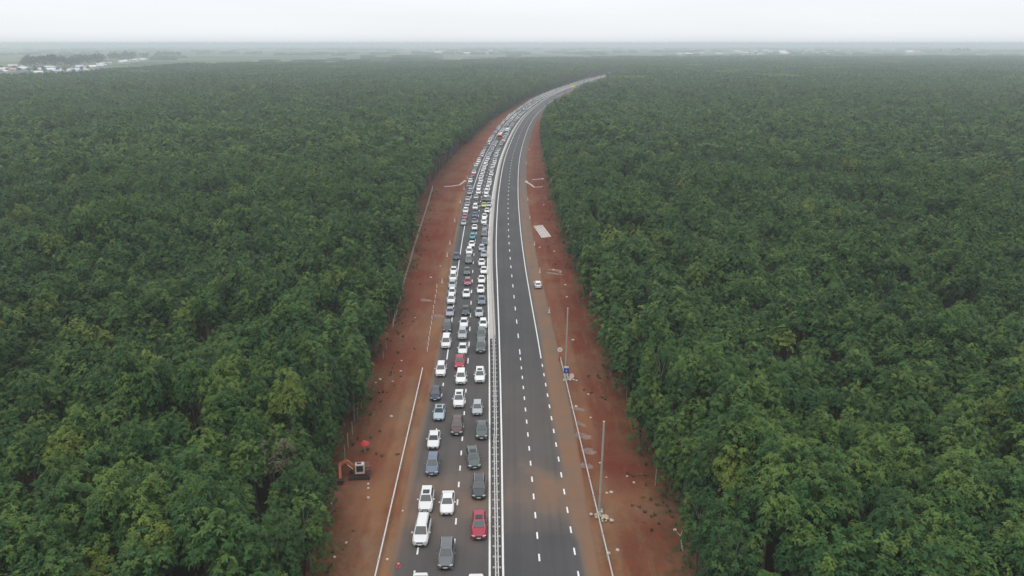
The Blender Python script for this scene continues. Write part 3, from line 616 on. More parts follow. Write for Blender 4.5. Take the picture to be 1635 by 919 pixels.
# photo x of the nose, photo y of the front bumper, kind, colour, sunroof, roof rails, turn, label
NEAR = [
 (666, 970, 'sedan', 'white', 0, 0, 0, 'white car cut off by the bottom edge, the one nearer the red cone'),
 (759, 972, 'sedan', 'white', 0, 0, 0, 'white car cut off by the bottom edge beside the median guardrail'),
 (711, 911, 'suv', 'grey', 0, 1, 0, 'charcoal grey suv with pale roof edges, alone in the middle lane at the front'),
 (670, 874, 'van', 'white', 0, 1, -2, 'large white people carrier with long plain roof on the left shoulder'),
 (764.5, 863.5, 'suv', 'red', 1, 0, 0, 'crimson red suv with dark sunroof beside the median guardrail'),
 (713, 824, 'sedan', 'white', 0, 0, 0, 'white saloon right beside the white suv with the dark sunroof'),
 (678.5, 820, 'suv', 'white', 1, 0, 0, 'white suv with square dark sunroof behind the white people carrier'),
 (764.5, 798.5, 'suv', 'dark grey', 0, 1, 0, 'blackish navy suv directly behind the crimson suv by the median'),
 (689, 760.5, 'suv', 'slate blue', 0, 0, 0, 'slate blue suv following the white suv with dark sunroof'),
 (758, 750, 'suv', 'grey green', 1, 1, 7, 'dark green grey suv with pale roof rails, angled towards the median'),
 (691, 718, 'sedan', 'white', 0, 0, 0, 'white car with dark windscreen directly behind the slate blue suv'),
 (769, 702.7, 'pickup', 'grey green', 0, 0, 0, 'dark grey green pickup touching the white line of the median'),
 (729, 696, 'suv', 'maroon', 0, 0, 0, 'brownish maroon suv with dark roof in the middle lane'),
 (700, 672.5, 'sedan', 'pale blue', 1, 0, 0, 'pale silver blue saloon with dark sunroof behind a white car'),
 (762, 664, 'hatch', 'silver', 0, 0, 0, 'silver hatchback behind the green grey pickup at the median line'),
 (732, 652, 'suv', 'white', 1, 0, 0, 'white suv with small sunroof behind the brownish maroon suv'),
 (694.5, 640.5, 'hatch', 'navy', 0, 0, 0, 'dark navy hatchback on the left edge behind the silver blue saloon'),
 (735.5, 614.4, 'suv', 'white', 0, 0, 0, 'plain white suv hiding the nose of the red pickup behind it'),
 (766, 611.8, 'suv', 'white', 1, 0, 0, 'white suv with small dark sunroof alone in the lane by the median'),
 (703, 602, 'suv', 'white', 0, 1, 0, 'white suv on the left shoulder just past the end of the solid edge line'),
 (733.5, 590, 'pickup', 'red', 0, 0, 0, 'red pickup squeezed between two white cars in the middle lane'),
 (738.5, 567, 'sedan', 'white', 0, 0, 0, 'small white saloon directly behind the red pickup'),
 (767.5, 564, 'van', 'grey green', 0, 0, 0, 'grey green van just where the concrete median strip begins'),
 (711.5, 557, 'van', 'white', 0, 0, 0, 'boxy white van standing on the solid left edge line'),
 (768.5, 543, 'suv', 'grey green', 0, 0, 0, 'teal grey suv with rounded roof behind the grey green van'),
 (738, 542.7, 'suv', 'silver', 0, 0, 0, 'greenish silver suv bumper to bumper with the white saloon behind the red pickup'),
 (713.5, 531, 'suv', 'dark grey', 0, 0, 0, 'dark grey suv on the left shoulder behind the boxy white van'),
 (771.5, 525, 'hatch', 'white', 0, 0, 0, 'white hatchback hugging the concrete median strip behind the teal grey suv'),
 (740.5, 524, 'sedan', 'white', 0, 0, 0, 'white saloon close behind the greenish silver suv'),
 (765, 507, 'sedan', 'silver', 0, 0, 0, 'silver saloon behind the white hatchback hugging the median'),
 (718, 506, 'sedan', 'lilac', 0, 0, 0, 'lilac silver saloon behind the dark grey suv on the shoulder'),
 (743.5, 503.5, 'sedan', 'dark grey', 0, 0, 0, 'dark grey saloon alone in a gap of the middle lane'),
 (769, 487, 'sedan', 'slate blue', 0, 0, 0, 'blue grey saloon two behind the white hatchback at the median'),
 (720, 486, 'suv', 'white', 0, 0, 0, 'white suv right behind the lilac silver saloon'),
 (744.5, 476, 'sedan', 'white', 0, 0, 0, 'white saloon behind the dark grey saloon in the middle lane'),
 (721.5, 473, 'hatch', 'white', 0, 0, 0, 'white hatchback second behind the lilac silver saloon'),
 (767.5, 469, 'sedan', 'white', 0, 0, 0, 'white saloon behind the blue grey saloon at the median'),
 (721.5, 461, 'sedan', 'silver', 0, 0, 0, 'silver saloon between white cars on the left shoulder'),
 (746.5, 456, 'hatch', 'pink red', 0, 0, 0, 'pinkish red hatchback with grey roof in the middle lane'),
 (769, 453, 'sedan', 'white', 0, 0, 0, None), (723, 450, 'van', 'white', 0, 0, 0, None), (745.5, 439, 'sedan', 'grey green', 0, 0, 0, None), (724, 438, 'sedan', 'white', 0, 0, 0, None),
 (772.5, 438, 'sedan', 'white', 0, 0, 0, None), (769, 425, 'sedan', 'white', 0, 0, 0, None), (748, 421, 'suv', 'grey', 0, 0, 0, None), (728.5, 414.5, 'sedan', 'navy', 0, 0, 0, 'navy saloon stopped alone on the left shoulder at the tail of a gap'),
 (772.5, 411, 'sedan', 'lilac', 0, 0, 0, None), (749, 407, 'suv', 'white', 0, 0, 0, None), (769, 401, 'hatch', 'silver', 0, 0, 0, None), (753, 395, 'sedan', 'white', 0, 0, 0, None), (773.5, 391.5, 'suv', 'grey green', 0, 0, 0, None),
 (754.3, 382, 'hatch', 'cyan', 0, 0, 0, 'bright cyan blue hatchback in the middle lane'), (773, 378, 'van', 'grey', 0, 0, 0, None), (757.5, 367.5, 'sedan', 'white', 0, 0, 0, None), (774.5, 367, 'sedan', 'grey', 0, 0, 0, None),
 (740, 359.7, 'sedan', 'silver', 0, 0, 0, None), (757, 357, 'sedan', 'grey', 0, 0, 0, None), (772.5, 358.5, 'suv', 'white', 0, 0, 0, None), (741.5, 350, 'hatch', 'pink red', 0, 0, 0, None), (773.5, 349.5, 'sedan', 'white', 0, 0, 0, None),
 (758, 347, 'sedan', 'blue', 0, 0, 0, None), (743, 340.5, 'suv', 'white', 0, 0, 0, None), (777.5, 340, 'sedan', 'white', 0, 0, 0, None), (758.5, 335, 'van', 'white', 0, 0, 0, None), (772.5, 331, 'sedan', 'yellow', 0, 0, 0, 'yellow green taxi coloured saloon near the median far up the jam'),
 (745.5, 330, 'sedan', 'silver', 0, 0, 0, None), (780.5, 330.5, 'sedan', 'silver', 0, 0, 0, None), (760.5, 326, 'sedan', 'dark grey', 0, 0, 0, None), (746.5, 321, 'sedan', 'beige', 0, 0, 0, None), (772, 321, 'sedan', 'dark grey', 0, 0, 0, None),
 (780, 321.5, 'suv', 'grey green', 0, 0, 0, None), (760, 318, 'sedan', 'silver', 0, 0, 0, None), (749.5, 311, 'sedan', 'lilac', 0, 0, 0, None), (763.5, 310.5, 'suv', 'white', 0, 0, 0, None), (764, 303.5, 'sedan', 'white', 0, 0, 0, None), (751, 303.5, 'sedan', 'lilac', 0, 0, 0, None)]
LN = {0: 'left shoulder queue', 1: 'middle queue', 2: 'queue beside the median'}
last = {0: None, 1: None, 2: None}; used = set(); ncars = 0; lane_end = {0: 0, 1: 0, 2: 0}
for (px, py, kind, colour, sr, rl, turn, lab) in NEAR:
    x, y = P(px, py, 0.35); d = float(dof(x, y)); q = 2 if d > -4.2 else (1 if d > -8.3 else 0)
    if py < 345 and d < -7.9: q = 0
    y = y + 0.15; x = float(RX(y)) + d / math.cos(math.atan(float(RS(y)))); rz = -math.atan(float(RS(y + 2))) + R(turn)
    if lab is None:
        prev, pk = last[q]; lab = '%s %s behind %s in the %s' % (colour, NAMES[kind], prev, LN[q]); i_ = 0
        if len(lab.split()) > 16 or lab in used: lab = '%s %s right after %s, %s' % (colour, NAMES[kind], prev, LN[q])
    last[q] = ('the %s %s' % (colour, NAMES[kind]), 0); used.add(lab); lane_end[q] = max(lane_end[q], y)
    put_car(x, y, rz, kind, colour, ncars < 60, bool(sr), bool(rl), label=lab, group=G1); ncars += 1
# further back: three packed queues; the bus and the box truck stand among them
BUSY = 466.0
def auto_colour(): return random.choices(['white', 'silver', 'grey', 'dark grey', 'grey green', 'lilac', 'red', 'blue', 'beige', 'slate blue'], [60, 14, 5, 5, 4, 4, 3, 2, 2, 3])[0]
def auto_kind(): return random.choices(['suv', 'sedan', 'hatch', 'van'], [34, 40, 14, 12])[0]
lane_c = {2: -2.15, 1: -6.1, 0: -10.2}
allc = []
for q in (0, 1, 2):
    y = lane_end[q] + 6.3
    while y < 1720:
        if q == 1 and 458 < y < 500: y = 500.5
        if q == 2 and 494 < y < 520: y = 520
        if q == 0 and y > 1300: break
        if q == 2 and 425 < y < 440: y = 440
        allc.append((y, q)); y += random.uniform(5.3, 6.7) + (random.random() < 0.06) * 3 + (0.6 if q == 0 else 0)
allc.sort(); left_n = 298 - ncars - 1
for y, q in allc[:left_n]:
    c = auto_colour(); kd = auto_kind(); d = lane_c[q] + random.uniform(-0.3, 0.3); x, yy_ = off(y, d)
    st = 'short of the red bus' if y < 470 else 'past the red bus'
    grp = '%s cars of the %s %s' % (c, LN[q], st)
    put_car(float(x), float(yy_), -math.atan(float(RS(y))), kd, c, False, kd == 'suv' and random.random() < .3, label='hazy small %s car, far %s, %s' % (c, LN[q], st), group=grp)
# beyond 300: one far stream of traffic
m = MB(); far_m = [mat('far_' + k.replace(' ', '_'), COLR[k], 0.35, coat=0.6) for k in ('white', 'silver', 'dark grey', 'lilac', 'red')] + [GLASS]
for y, q in allc[left_n:]:
    x, yy_ = off(y, lane_c[q] + random.uniform(-.3, .3)); a = -math.atan(float(RS(y))); ca, sa = math.cos(a), math.sin(a); x, yy_ = float(x), float(yy_)
    mi = random.choices(range(5), [80, 12, 3, 3, 2])[0]; w = 0.9
    def tr(p): return (x + p[0] * ca - p[1] * sa, yy_ + p[0] * sa + p[1] * ca, p[2] + 0.15)
    b_ = [(-w, 0, .25), (w, 0, .25), (w, 4.5, .3), (-w, 4.5, .3), (-w * .9, .1, .75), (w * .9, .1, .75), (w * .9, 4.4, .98), (-w * .9, 4.4, .98)]
    m.add([tr(p) for p in b_], [(0, 1, 5, 4), (1, 2, 6, 5), (2, 3, 7, 6), (3, 0, 4, 7), (4, 5, 6, 7)], mi)
    g_ = [(-w * .85, 1.3, .85), (w * .85, 1.3, .85), (w * .85, 4.2, .95), (-w * .85, 4.2, .95), (-w * .68, 2.0, 1.5), (w * .68, 2.0, 1.5), (w * .68, 3.7, 1.5), (-w * .68, 3.7, 1.5)]
    m.add([tr(p) for p in g_], [(0, 1, 5, 4)], 5); m.add([tr(p) for p in g_], [(1, 2, 6, 5), (2, 3, 7, 6), (3, 0, 4, 7)], mi); m.add([tr((p[0], p[1], p[2] + .02)) for p in g_[4:]], [(0, 1, 2, 3)], mi)
tag(m.build('far_traffic', far_m), 'glinting stream of hundreds of cars vanishing at the far bend', 'traffic', kind='stuff')
# the one car on the far right shoulder, driving away
x, y = P(859, 461.5, 0.3); put_car(x - 0.05, y + 4.4, math.pi - math.atan(float(RS(y))), 'hatch', 'white', True, label='lone white car parked on the right shoulder of the empty carriageway', name='parked_car')

def bus(name, x, y, rz, Lb, col, col2, label, cat):
    t = empty(name, (x, y, 0.15), rz); tag(t, label, cat); c1 = mat(name + '_paint', col, 0.35, coat=0.6); c2 = mat(name + '_stripe', col2, 0.4)
    b = MB(); b.box((0, Lb / 2, 1.75), (2.5, Lb, 2.7), 0); b.build('body', c1, t, bevel=0.15)
    MB().box((0, Lb * 0.52, 3.16), (2.1, Lb * 0.62, 0.16)).build('roof', c2, t, bevel=0.05)
    MB().box((0, -0.02, 2.1), (2.2, 0.05, 1.15)).build('windscreen', GLASS, t)
    for sg in (-1, 1):
        MB().box((sg * 1.26, Lb / 2, 2.15), (0.04, Lb - 1.0, 0.85)).build('side_window', GLASS, t)
        MB().box((sg * 0.95, -0.03, 0.85), (0.4, 0.06, 0.2)).build('headlight', LAMP, t)
        MB().box((sg * 1.5, -0.2, 2.3), (0.2, 0.2, 0.5)).build('mirror', TRIM, t)
        for yy_ in (1.9, Lb - 2.4): MB().tube((sg * 1.0, yy_, 0.42), (sg * 1.27, yy_, 0.42), 0.48, 0.48, 14).build('wheel', TYRE, t)
    return t
x, y = off(468, -5.2); bus('red_bus', float(x), float(y), -math.atan(float(RS(470))), 11.5, (0.62, 0.10, 0.06), (0.75, 0.5, 0.4), 'orange red coach standing tall in the middle of the jam', 'bus')
x, y = off(497, -2.3); t = empty('box_truck', (float(x), float(y), 0.15), -math.atan(float(RS(500)))); tag(t, 'pale green white box truck near the median behind the red coach', 'truck')
tg = mat('truck_box', (0.55, 0.63, 0.60), 0.5)
MB().box((0, 0.9, 1.35), (2.2, 1.8, 2.0)).build('cab', tg, t, bevel=0.12); MB().box((0, -0.02, 1.75), (1.9, 0.05, 0.8)).build('windscreen', GLASS, t); MB().box((0, 6.2, 1.95), (2.4, 8.4, 2.6)).build('cargo_box', tg, t, bevel=0.04)
for sg in (-1, 1):
    for yy_ in (1.0, 7.6, 8.9): MB().tube((sg * 0.9, yy_, 0.45), (sg * 1.18, yy_, 0.45), 0.46, 0.46, 12).build('wheel', TYRE, t)
# yellow overhead board at the far right verge
x, y = off(985, 13.4); t = empty('yellow_sign', (float(x), float(y), 0)); tag(t, 'bright yellow sign board standing at the far bend on the right', 'sign'); YEL = mat('sign_yellow', (0.85, 0.74, 0.04), 0.5)
MB().box((0, 0, 4.6), (5.6, 0.2, 2.6)).build('board', YEL, t, bevel=0.03)
for sg in (-1, 1): MB().tube((sg * 2, 0.18, 0), (sg * 2, 0.18, 5.6), 0.12, 0.12, 8).build('post', GALV, t)

# ------------------------------------------------------------------ roadside things
def at(px, py, z=0.0): a, b = P(px, py, z); return (a, b)
# utility poles
for (bx, by), (tx, ty), lab in (((957, 818), (967, 672), 'tall bare concrete pole rising from the pale rubble heap, nearer of two'), ((903, 600), (906, 490), 'tall bare concrete pole rising beside the blue road sign')):
    x, y = P(bx, by); t = empty('utility_pole', (x, y, 0)); tag(t, lab, 'pole', 'bare concrete poles on the right verge')
    MB().tube((0, 0, -0.2), (0.1, 0, 12.9), 0.19, 0.11, 10).build('pole', POLE, t, smooth=False)
    MB().tube((0.1, 0, 12.9), (0.1, 0, 13.02), 0.13, 0.12, 10).build('cap', WCONC, t); MB().box((0, 0, 0.15), (0.8, 0.8, 0.35)).build('footing', CONC, t)
def blob(m, c, r, seed, mi=0, flat=0.6):
    rg = random.Random(seed); bm = bmesh.new(); bmesh.ops.create_icosphere(bm, subdivisions=1, radius=1)
    vs = [(c[0] + v.co.x * r * rg.uniform(.7, 1.2), c[1] + v.co.y * r * rg.uniform(.7, 1.2), c[2] + v.co.z * r * flat * rg.uniform(.7, 1.2)) for v in bm.verts]; idx_ = {v: i for i, v in enumerate(bm.verts)}
    m.add(vs, [tuple(idx_[v] for v in f.verts) for f in bm.faces], mi); bm.free()
m = MB(); rg = random.Random(4)
for i in range(26): blob(m, (rg.gauss(0, 0.6), rg.gauss(0, 0.5), 0.1 + rg.random() * 0.25), rg.uniform(0.12, 0.34), i)
o = m.build('rubble_heap', RUB); o.location = (*P(960, 829), 0.08); tag(o, 'small heap of pale broken rubble at the foot of the nearer pole', 'rubble heap')
m = MB()
for i in range(22): blob(m, (rg.gauss(0, 0.8), rg.gauss(0, 0.35), 0.08 + rg.random() * 0.15), rg.uniform(0.1, 0.3), i)
o = m.build('rubble_heap', WCONC); o.location = (*P(907, 607), 0.08); tag(o, 'white grey heap of rubble below the blue road sign', 'rubble heap')
# round sign, blue sign, fallen round sign
x, y = P(893.5, 577); t = empty('round_sign', (x, y, 0)); tag(t, 'white round road sign on a dark red post at the end of the right guardrail', 'sign')
MB().tube((0, 0, 0), (0, 0, 2.5), 0.06, 0.06, 8).build('post', RPAINT, t)
d_ = MB(); d_.tube((0, -0.07, 2.45), (0, -0.1, 2.45), 0.48, 0.48, 24).build('disc', WPAINT, t); MB().tube((0, -0.1, 2.45), (0, -0.115, 2.45), 0.2, 0.2, 16).build('face', mat('sign_grey', (.5, .5, .52), .5), t)
MB().tube((0, 0, 0), (0, 0, 0.9), 0.2, 0.16, 8).build('base', RPAINT, t)
x, y = P(903.5, 607); t = empty('blue_sign', (x, y - 0.4, 0)); tag(t, 'blue rectangular road sign with white top panel beside the farther pole', 'sign')
for sx in (-0.3, 0.3): MB().tube((sx, 0, 0), (sx, 0, 2.9), 0.04, 0.04, 8).build('post', GALV, t)
MB().box((0, -0.07, 2.1), (0.95, 0.05, 0.95)).build('panel', BLUES, t, bevel=0.01); MB().box((0, -0.07, 2.78), (0.8, 0.05, 0.34)).build('top_panel', WPAINT, t); MB().box((0, -0.105, 2.08), (0.08, 0.02, 0.6)).box((0, -0.118, 2.05), (0.5, 0.02, 0.08)).build('symbol', mat('pale_blue', (.45, .55, .8), .5), t)
x, y = P(912.5, 606); t = empty('fallen_round_sign', (x, y, 0)); tag(t, 'round pinkish sign leaning low on the soil right of the blue sign', 'sign')
MB().tube((0, 0, 0.75), (0.01, -0.05, 0.77), 0.46, 0.46, 24).build('disc', mat('pink_white', (.68, .52, .48), .5), t); MB().tube((0, 0.02, 0.75), (-0.9, 0.3, 0.1), 0.04, 0.04, 8).build('post', GALV, t); MB().tube((0, .05, .7), (.4, .5, 0), .03, .03, 6).build('prop', GALV, t)
# traffic cone
t = empty('traffic_cone', (*P(636.5, 906), 0.15)); tag(t, 'red traffic cone with white collar on the left shoulder', 'cone')
MB().tube((0, 0, 0.04), (0, 0, 0.8), 0.2, 0.04, 14).build('cone', CONE, t); MB().tube((0, 0, 0.4), (0, 0, 0.55), 0.13, 0.098, 14).build('collar', WPAINT, t); MB().box((0, 0, 0.03), (0.48, 0.48, 0.06)).build('base', CONE, t, bevel=0.015)
# delineator posts on both verges
mp1 = MB().tube((0, 0, 0), (0, 0, 1.25), 0.13, 0.12, 8).mesh('post', WPAINT); mp2 = MB().tube((0, 0, 1.0), (0, 0, 1.16), 0.135, 0.135, 8).mesh('band', RPAINT); mp3 = MB().box((0, 0, 0.06), (0.5, 0.5, 0.14)).mesh('base', WCONC)
for i, (px, py, side) in enumerate([(706, 452, 'l'), (714, 410, 'l'), (718.5, 390, 'l'), (726, 354, 'l'), (735, 324, 'l'), (741, 303, 'l'), (746, 285, 'l'), (757, 263, 'l'), (877, 500, 'r'), (862, 436, 'r'), (853.6, 392, 'r'), (846, 349, 'r'), (842.8, 320, 'r'), (840.5, 262, 'r'), (845, 240, 'r')]):
    x, y = P(px, py); t = empty('delineator_post', (x, y, 0.08)); g_ = 'white delineator posts along the %s verge' % ('left' if side == 'l' else 'right')
    tag(t, 'short white post with red band on the %s' % ('left verge beside the queue' if side == 'l' else 'right verge beside the empty road'), 'marker post', g_)
    link('post', mp1, t); link('band', mp2, t); link('base', mp3, t)
# stack of concrete pipes
m1 = MB(); m1.tube((0, 0, 0.3), (0, 15.5, 0.3), 0.15, 0.12, 10); mm = m1.mesh('concrete_pile', mat('pile_white', (.78, .76, .73), .8, var=.06, vscale=1))
x0, y0 = P(866, 381)
for i in range(7):
    o = link('concrete_pile', mm); o.location = (x0 + 0.44 * i, y0 + 0.25 * i, 0.0 + 0.02 * (i % 2)); o.rotation_euler = (0, 0, math.atan2(2.2, 16) * 1.0 - 0.0)
    tag(o, 'long pale concrete pile lying in the row beside the right plantation', 'concrete pile', 'row of concrete piles on the right verge')
# concrete drains
def drain(name, pix, r, label):
    pts = [(*P(a, b), 0.2) for a, b in pix]; X0, Y0, _ = pts[0]; m = MB()
    for a, b in zip(pts[:-1], pts[1:]): m.bar((a[0] - X0, a[1] - Y0, .2), (b[0] - X0, b[1] - Y0, .2), r, 0.4)
    blob(m, (0, 0, 0.2), r * 1.4, 3); o = m.build(name, WCONC); o.location = (X0, Y0, 0); tag(o, label, 'drain')
drain('concrete_drain', [(742, 290), (734, 296), (722, 298), (709, 298.5)], 0.6, 'curved pale concrete drain crossing the red left verge')
drain('concrete_drain', [(840, 291), (847, 295), (853, 300), (866, 299)], 0.7, 'bent pale concrete drain on the right verge, pointing at the trees')
drain('concrete_drain', [(866, 286.5), (858, 287), (850, 287.5)], 0.6, 'short straight concrete drain just beyond the bent one')
# boundary fence at the left trees
fp = [(691, 302), (683, 330), (673, 362), (663, 393), (654, 425), (646, 452), (640, 480), (633, 505), (626, 530)]; W_ = [P(a, b) for a, b in fp]
t = empty('boundary_fence', (*W_[-1], 0)); tag(t, 'long low fence of pale posts between red soil and left plantation', 'fence'); X0, Y0 = W_[-1]
fpm = MB().tube((0, 0, 0), (0, 0, 1.7), 0.09, 0.08, 6).mesh('post', WCONC)
for (a, b) in zip(W_[:-1], W_[1:]):
    n = max(2, int(math.hypot(a[0] - b[0], a[1] - b[1]) / 2.6))
    for i in range(n):
        u = i / n; o = link('post', fpm, t); o.location = (a[0] * (1 - u) + b[0] * u - X0, a[1] * (1 - u) + b[1] * u - Y0, 0)
m = MB()
for z in (0.6, 1.1, 1.55): m.path([(a - X0, b - Y0, z) for a, b in W_], 0.02, 4)
m.build('wire', DGALV, t)
for px, py, h in [(577, 655, 2.2), (571, 668, 2.0), (563, 696, 2.4), (556, 716, 2.6), (551, 735, 2.4), (617, 560, 1.8), (612, 575, 1.8), (586, 632, 2)]:
    x, y = P(px, py); o = MB().tube((0, 0, 0), (0.05, 0, h), 0.07, 0.06, 7).build('fence_stake', POLE); o.location = (x, y, 0); tag(o, 'thin grey stake at the foot of the left plantation', 'stake', 'stakes along the left plantation')
x, y = P(1046, 776); o = MB().tube((0, 0, 0), (0.05, 0, 2.6), 0.08, 0.07, 7).build('fence_stake', POLE); o.location = (x, y, 0); tag(o, 'single pale stake at the foot of the right plantation', 'stake')
# red parasol
t = empty('parasol', (*P(583, 724), 0.05)); tag(t, 'round red parasol open on the soil above the excavator', 'parasol')
m = MB(); n = 10
for k, (r_, z_) in enumerate([(0.04, 2.05), (0.35, 1.96), (0.62, 1.76), (0.78, 1.52)]): m.v += [(r_ * math.cos(2 * math.pi * i / n), r_ * math.sin(2 * math.pi * i / n), z_ + (0.05 * (i % 2) if k == 3 else 0)) for i in range(n)]
for k in range(3):
    for i in range(n): m.f.append((k*n+i, k*n+(i+1) % n, (k+1)*n+(i+1) % n, (k+1)*n+i)); m.m.append(0)
m.build('canopy', REDC, t); MB().tube((0, 0, 0), (0, 0, 2.15), 0.025, 0.025, 6).build('pole', GALV, t)
# excavator
x, y = P(577, 762); t = empty('excavator', (x - 0.2, y, 0.08), R(8)); t.scale = (0.9, 0.9, 0.9); tag(t, 'worn orange excavator with white cab and lowered arm at the left trees', 'excavator')
for sy in (-0.95, 0.95):
    m = MB(); pr = []
    for k in range(16):
        a = 2 * math.pi * k / 16; pr.append((1.25 * (1 if math.cos(a) > 0 else -1) + 0.36 * math.cos(a), 0.38 + 0.36 * math.sin(a)))
    m.add([(a, sy - 0.25, b) for a, b in pr] + [(a, sy + 0.25, b) for a, b in pr], [tuple(range(16)), tuple(range(31, 15, -1))] + [(i, (i + 1) % 16, (i + 1) % 16 + 16, i + 16) for i in range(16)])
    m.build('track', STEEL, t)
MB().box((0, 0, 0.62), (1.8, 1.5, 0.35)).build('chassis', STEEL, t)
MB().box((0.35, 0.15, 1.25), (2.5, 2.1, 0.85)).box((1.1, 0.3, 1.75), (1.0, 1.7, 0.35)).build('engine_housing', mat('rusty_brown', (0.13, 0.055, 0.035), 0.8, var=0.4, vscale=3), t, bevel=0.08)
cb = MB().box((0.15, -0.62, 1.95), (1.45, 0.95, 1.55), taper=0.92).build('cab', EXW, t, bevel=0.06)
MB().box((0.15, -1.105, 2.05), (1.0, 0.03, 0.95), rx=-0.04).build('window', GLASS, cb); MB().box((-0.575, -0.62, 2.1), (0.03, 0.72, 0.9)).build('window', GLASS, cb); MB().box((0.05, -0.62, 2.74), (0.7, 0.5, 0.03)).build('roof_hatch', TRIM, cb)
MB().bar((-0.4, 0.15, 1.3), (-1.9, -0.2, 3.1), 0.42, 0.55).bar((-1.9, -0.2, 3.1), (-2.9, -0.5, 2.7), 0.4, 0.5).build('boom', EXA, t, bevel=0.04)
MB().bar((-2.8, -0.45, 2.85), (-2.75, -1.6, 0.95), 0.36, 0.42).build('stick', EXA, t, bevel=0.03)
for s_ in (-0.25, 0.25): MB().tube((-0.5, 0.1 + s_, 1.1), (-1.7, -0.1 + s_, 2.5), 0.07, 0.05, 8).build('hydraulic_ram', GALV, t)
m = MB(); m.box((-2.75, -1.75, 0.62), (0.8, 0.7, 0.6), taper=1.25); m.box((-2.75, -2.1, 0.3), (0.8, 0.12, 0.12)); m.build('bucket', STEEL, t, bevel=0.03)
# stones and scraps on the soil
spots = [(588, 774, .22), (588, 781, .22), (588, 796, .22), (553, 868, .2), (534, 891, .2), (625, 666, .3), (607, 607, .3), (640, 594, .28), (641, 577, .22), (663, 509, .3), (688, 444, .35), (703, 426, .3), (600, 612, .2), (627, 610, .18), (939, 631, .25), (943, 668, .22), (920, 651, .35), (915, 544, .35), (958, 741, .25), (1012, 772, .2), (976, 788, .3), (969, 789, .25), (903, 456, .35), (895, 436, .4), (884, 432, .4), (885, 402, .35), (862, 396, .35), (986, 880, .25), (972, 885, .25), (968, 764, .2), (531, 806, .3), (643, 817, .18), (618, 895, .2), (1001, 762, .2), (905, 475, .3), (868, 328, .4)]
for i, (px, py, r_) in enumerate(spots):
    m = MB(); blob(m, (0, 0, r_ * 0.4), r_, i * 7 + 1, 0, 0.7); o = m.build('stone', STONE); o.location = (*P(px, py), 0.1); o.rotation_euler = (0, 0, i)
    s_ = 'left' if px < 800 else 'right'; tag(o, 'pale stone lying loose on the %s red soil verge' % s_, 'stone', 'loose pale stones on the %s verge' % s_)
# pale sandy spills on the right verge, thin irregular sheets over the soil
SAND = mat('sand_spill', (0.23, 0.15, 0.12), 0.95, var=0.25, vscale=1.5)
for i, (px, py, a, b) in enumerate([(921, 653, 1.4, .35), (931, 697, 1.8, .5), (942, 722, 1.5, .5), (938, 745, 1.3, .4), (928, 678, 1.0, .35), (888, 432, 2.2, .5), (884, 437, 2.4, .4), (700, 505, 2.4, .6), (680, 480, 2.0, .5)]):
    rg = random.Random(i); X0, Y0 = P(px, py); vs = []
    for k in range(18):
        t_ = 2 * math.pi * k / 18; q = rg.uniform(.6, 1.15); u, w = a * q * math.cos(t_), b * q * 2 * math.sin(t_); vs.append((u * .95 + w * .3, -u * .45 + w, 0.0))
    m = MB(); m.add(vs + [(0, 0, 0.22)], [(k, (k + 1) % 18, 18) for k in range(18)]); o = m.build('sand_spill', SAND); o.location = (X0, Y0, 0.12); tag(o, 'thin spill of pale sand over the red soil verge', 'sand spill', 'pale sand spills on the verges')

v_, f_, t_ = [], [], []
wr = np.random.default_rng(3)
for k in range(800):
    y = float(wr.uniform(58, 330)); L_ = wr.random() < .5; d = float(I(_tL, y)) + abs(wr.normal(0, 2.6)) - 0.5 if L_ else float(I(_tR, y)) - abs(wr.normal(0, 3.0)) + .5
    if noise.noise(Vector((y * .06, d * .2, 7.7))) < -0.05: continue
    x, yy_ = off(y, d); hgt = wr.uniform(.12, .5)
    for j in range(7):
        a = wr.uniform(0, 6.28); q = wr.uniform(.1, .35); w = .06; b = len(v_); ex, ey = x + math.cos(a) * q, yy_ + math.sin(a) * q
        v_ += [(x - math.sin(a) * w, yy_ + math.cos(a) * w, .05), (x + math.sin(a) * w, yy_ - math.cos(a) * w, .05), (ex + math.sin(a) * w * 1.6, ey - math.cos(a) * w * 1.6, .05 + hgt), (ex - math.sin(a) * w * 1.6, ey + math.cos(a) * w * 1.6, .05 + hgt)]; f_.append((b, b + 1, b + 2, b + 3)); t_ += [float(wr.random())] * 4
tag(link('weeds', np_mesh('weeds', v_, f_, leafmat('weed_leaf', (.05, .065, .025), (.09, .095, .04), (.14, .15, .05)), False, {'tint': t_})), 'low weeds sprouting along the foot of both plantations', 'weeds', kind='stuff')
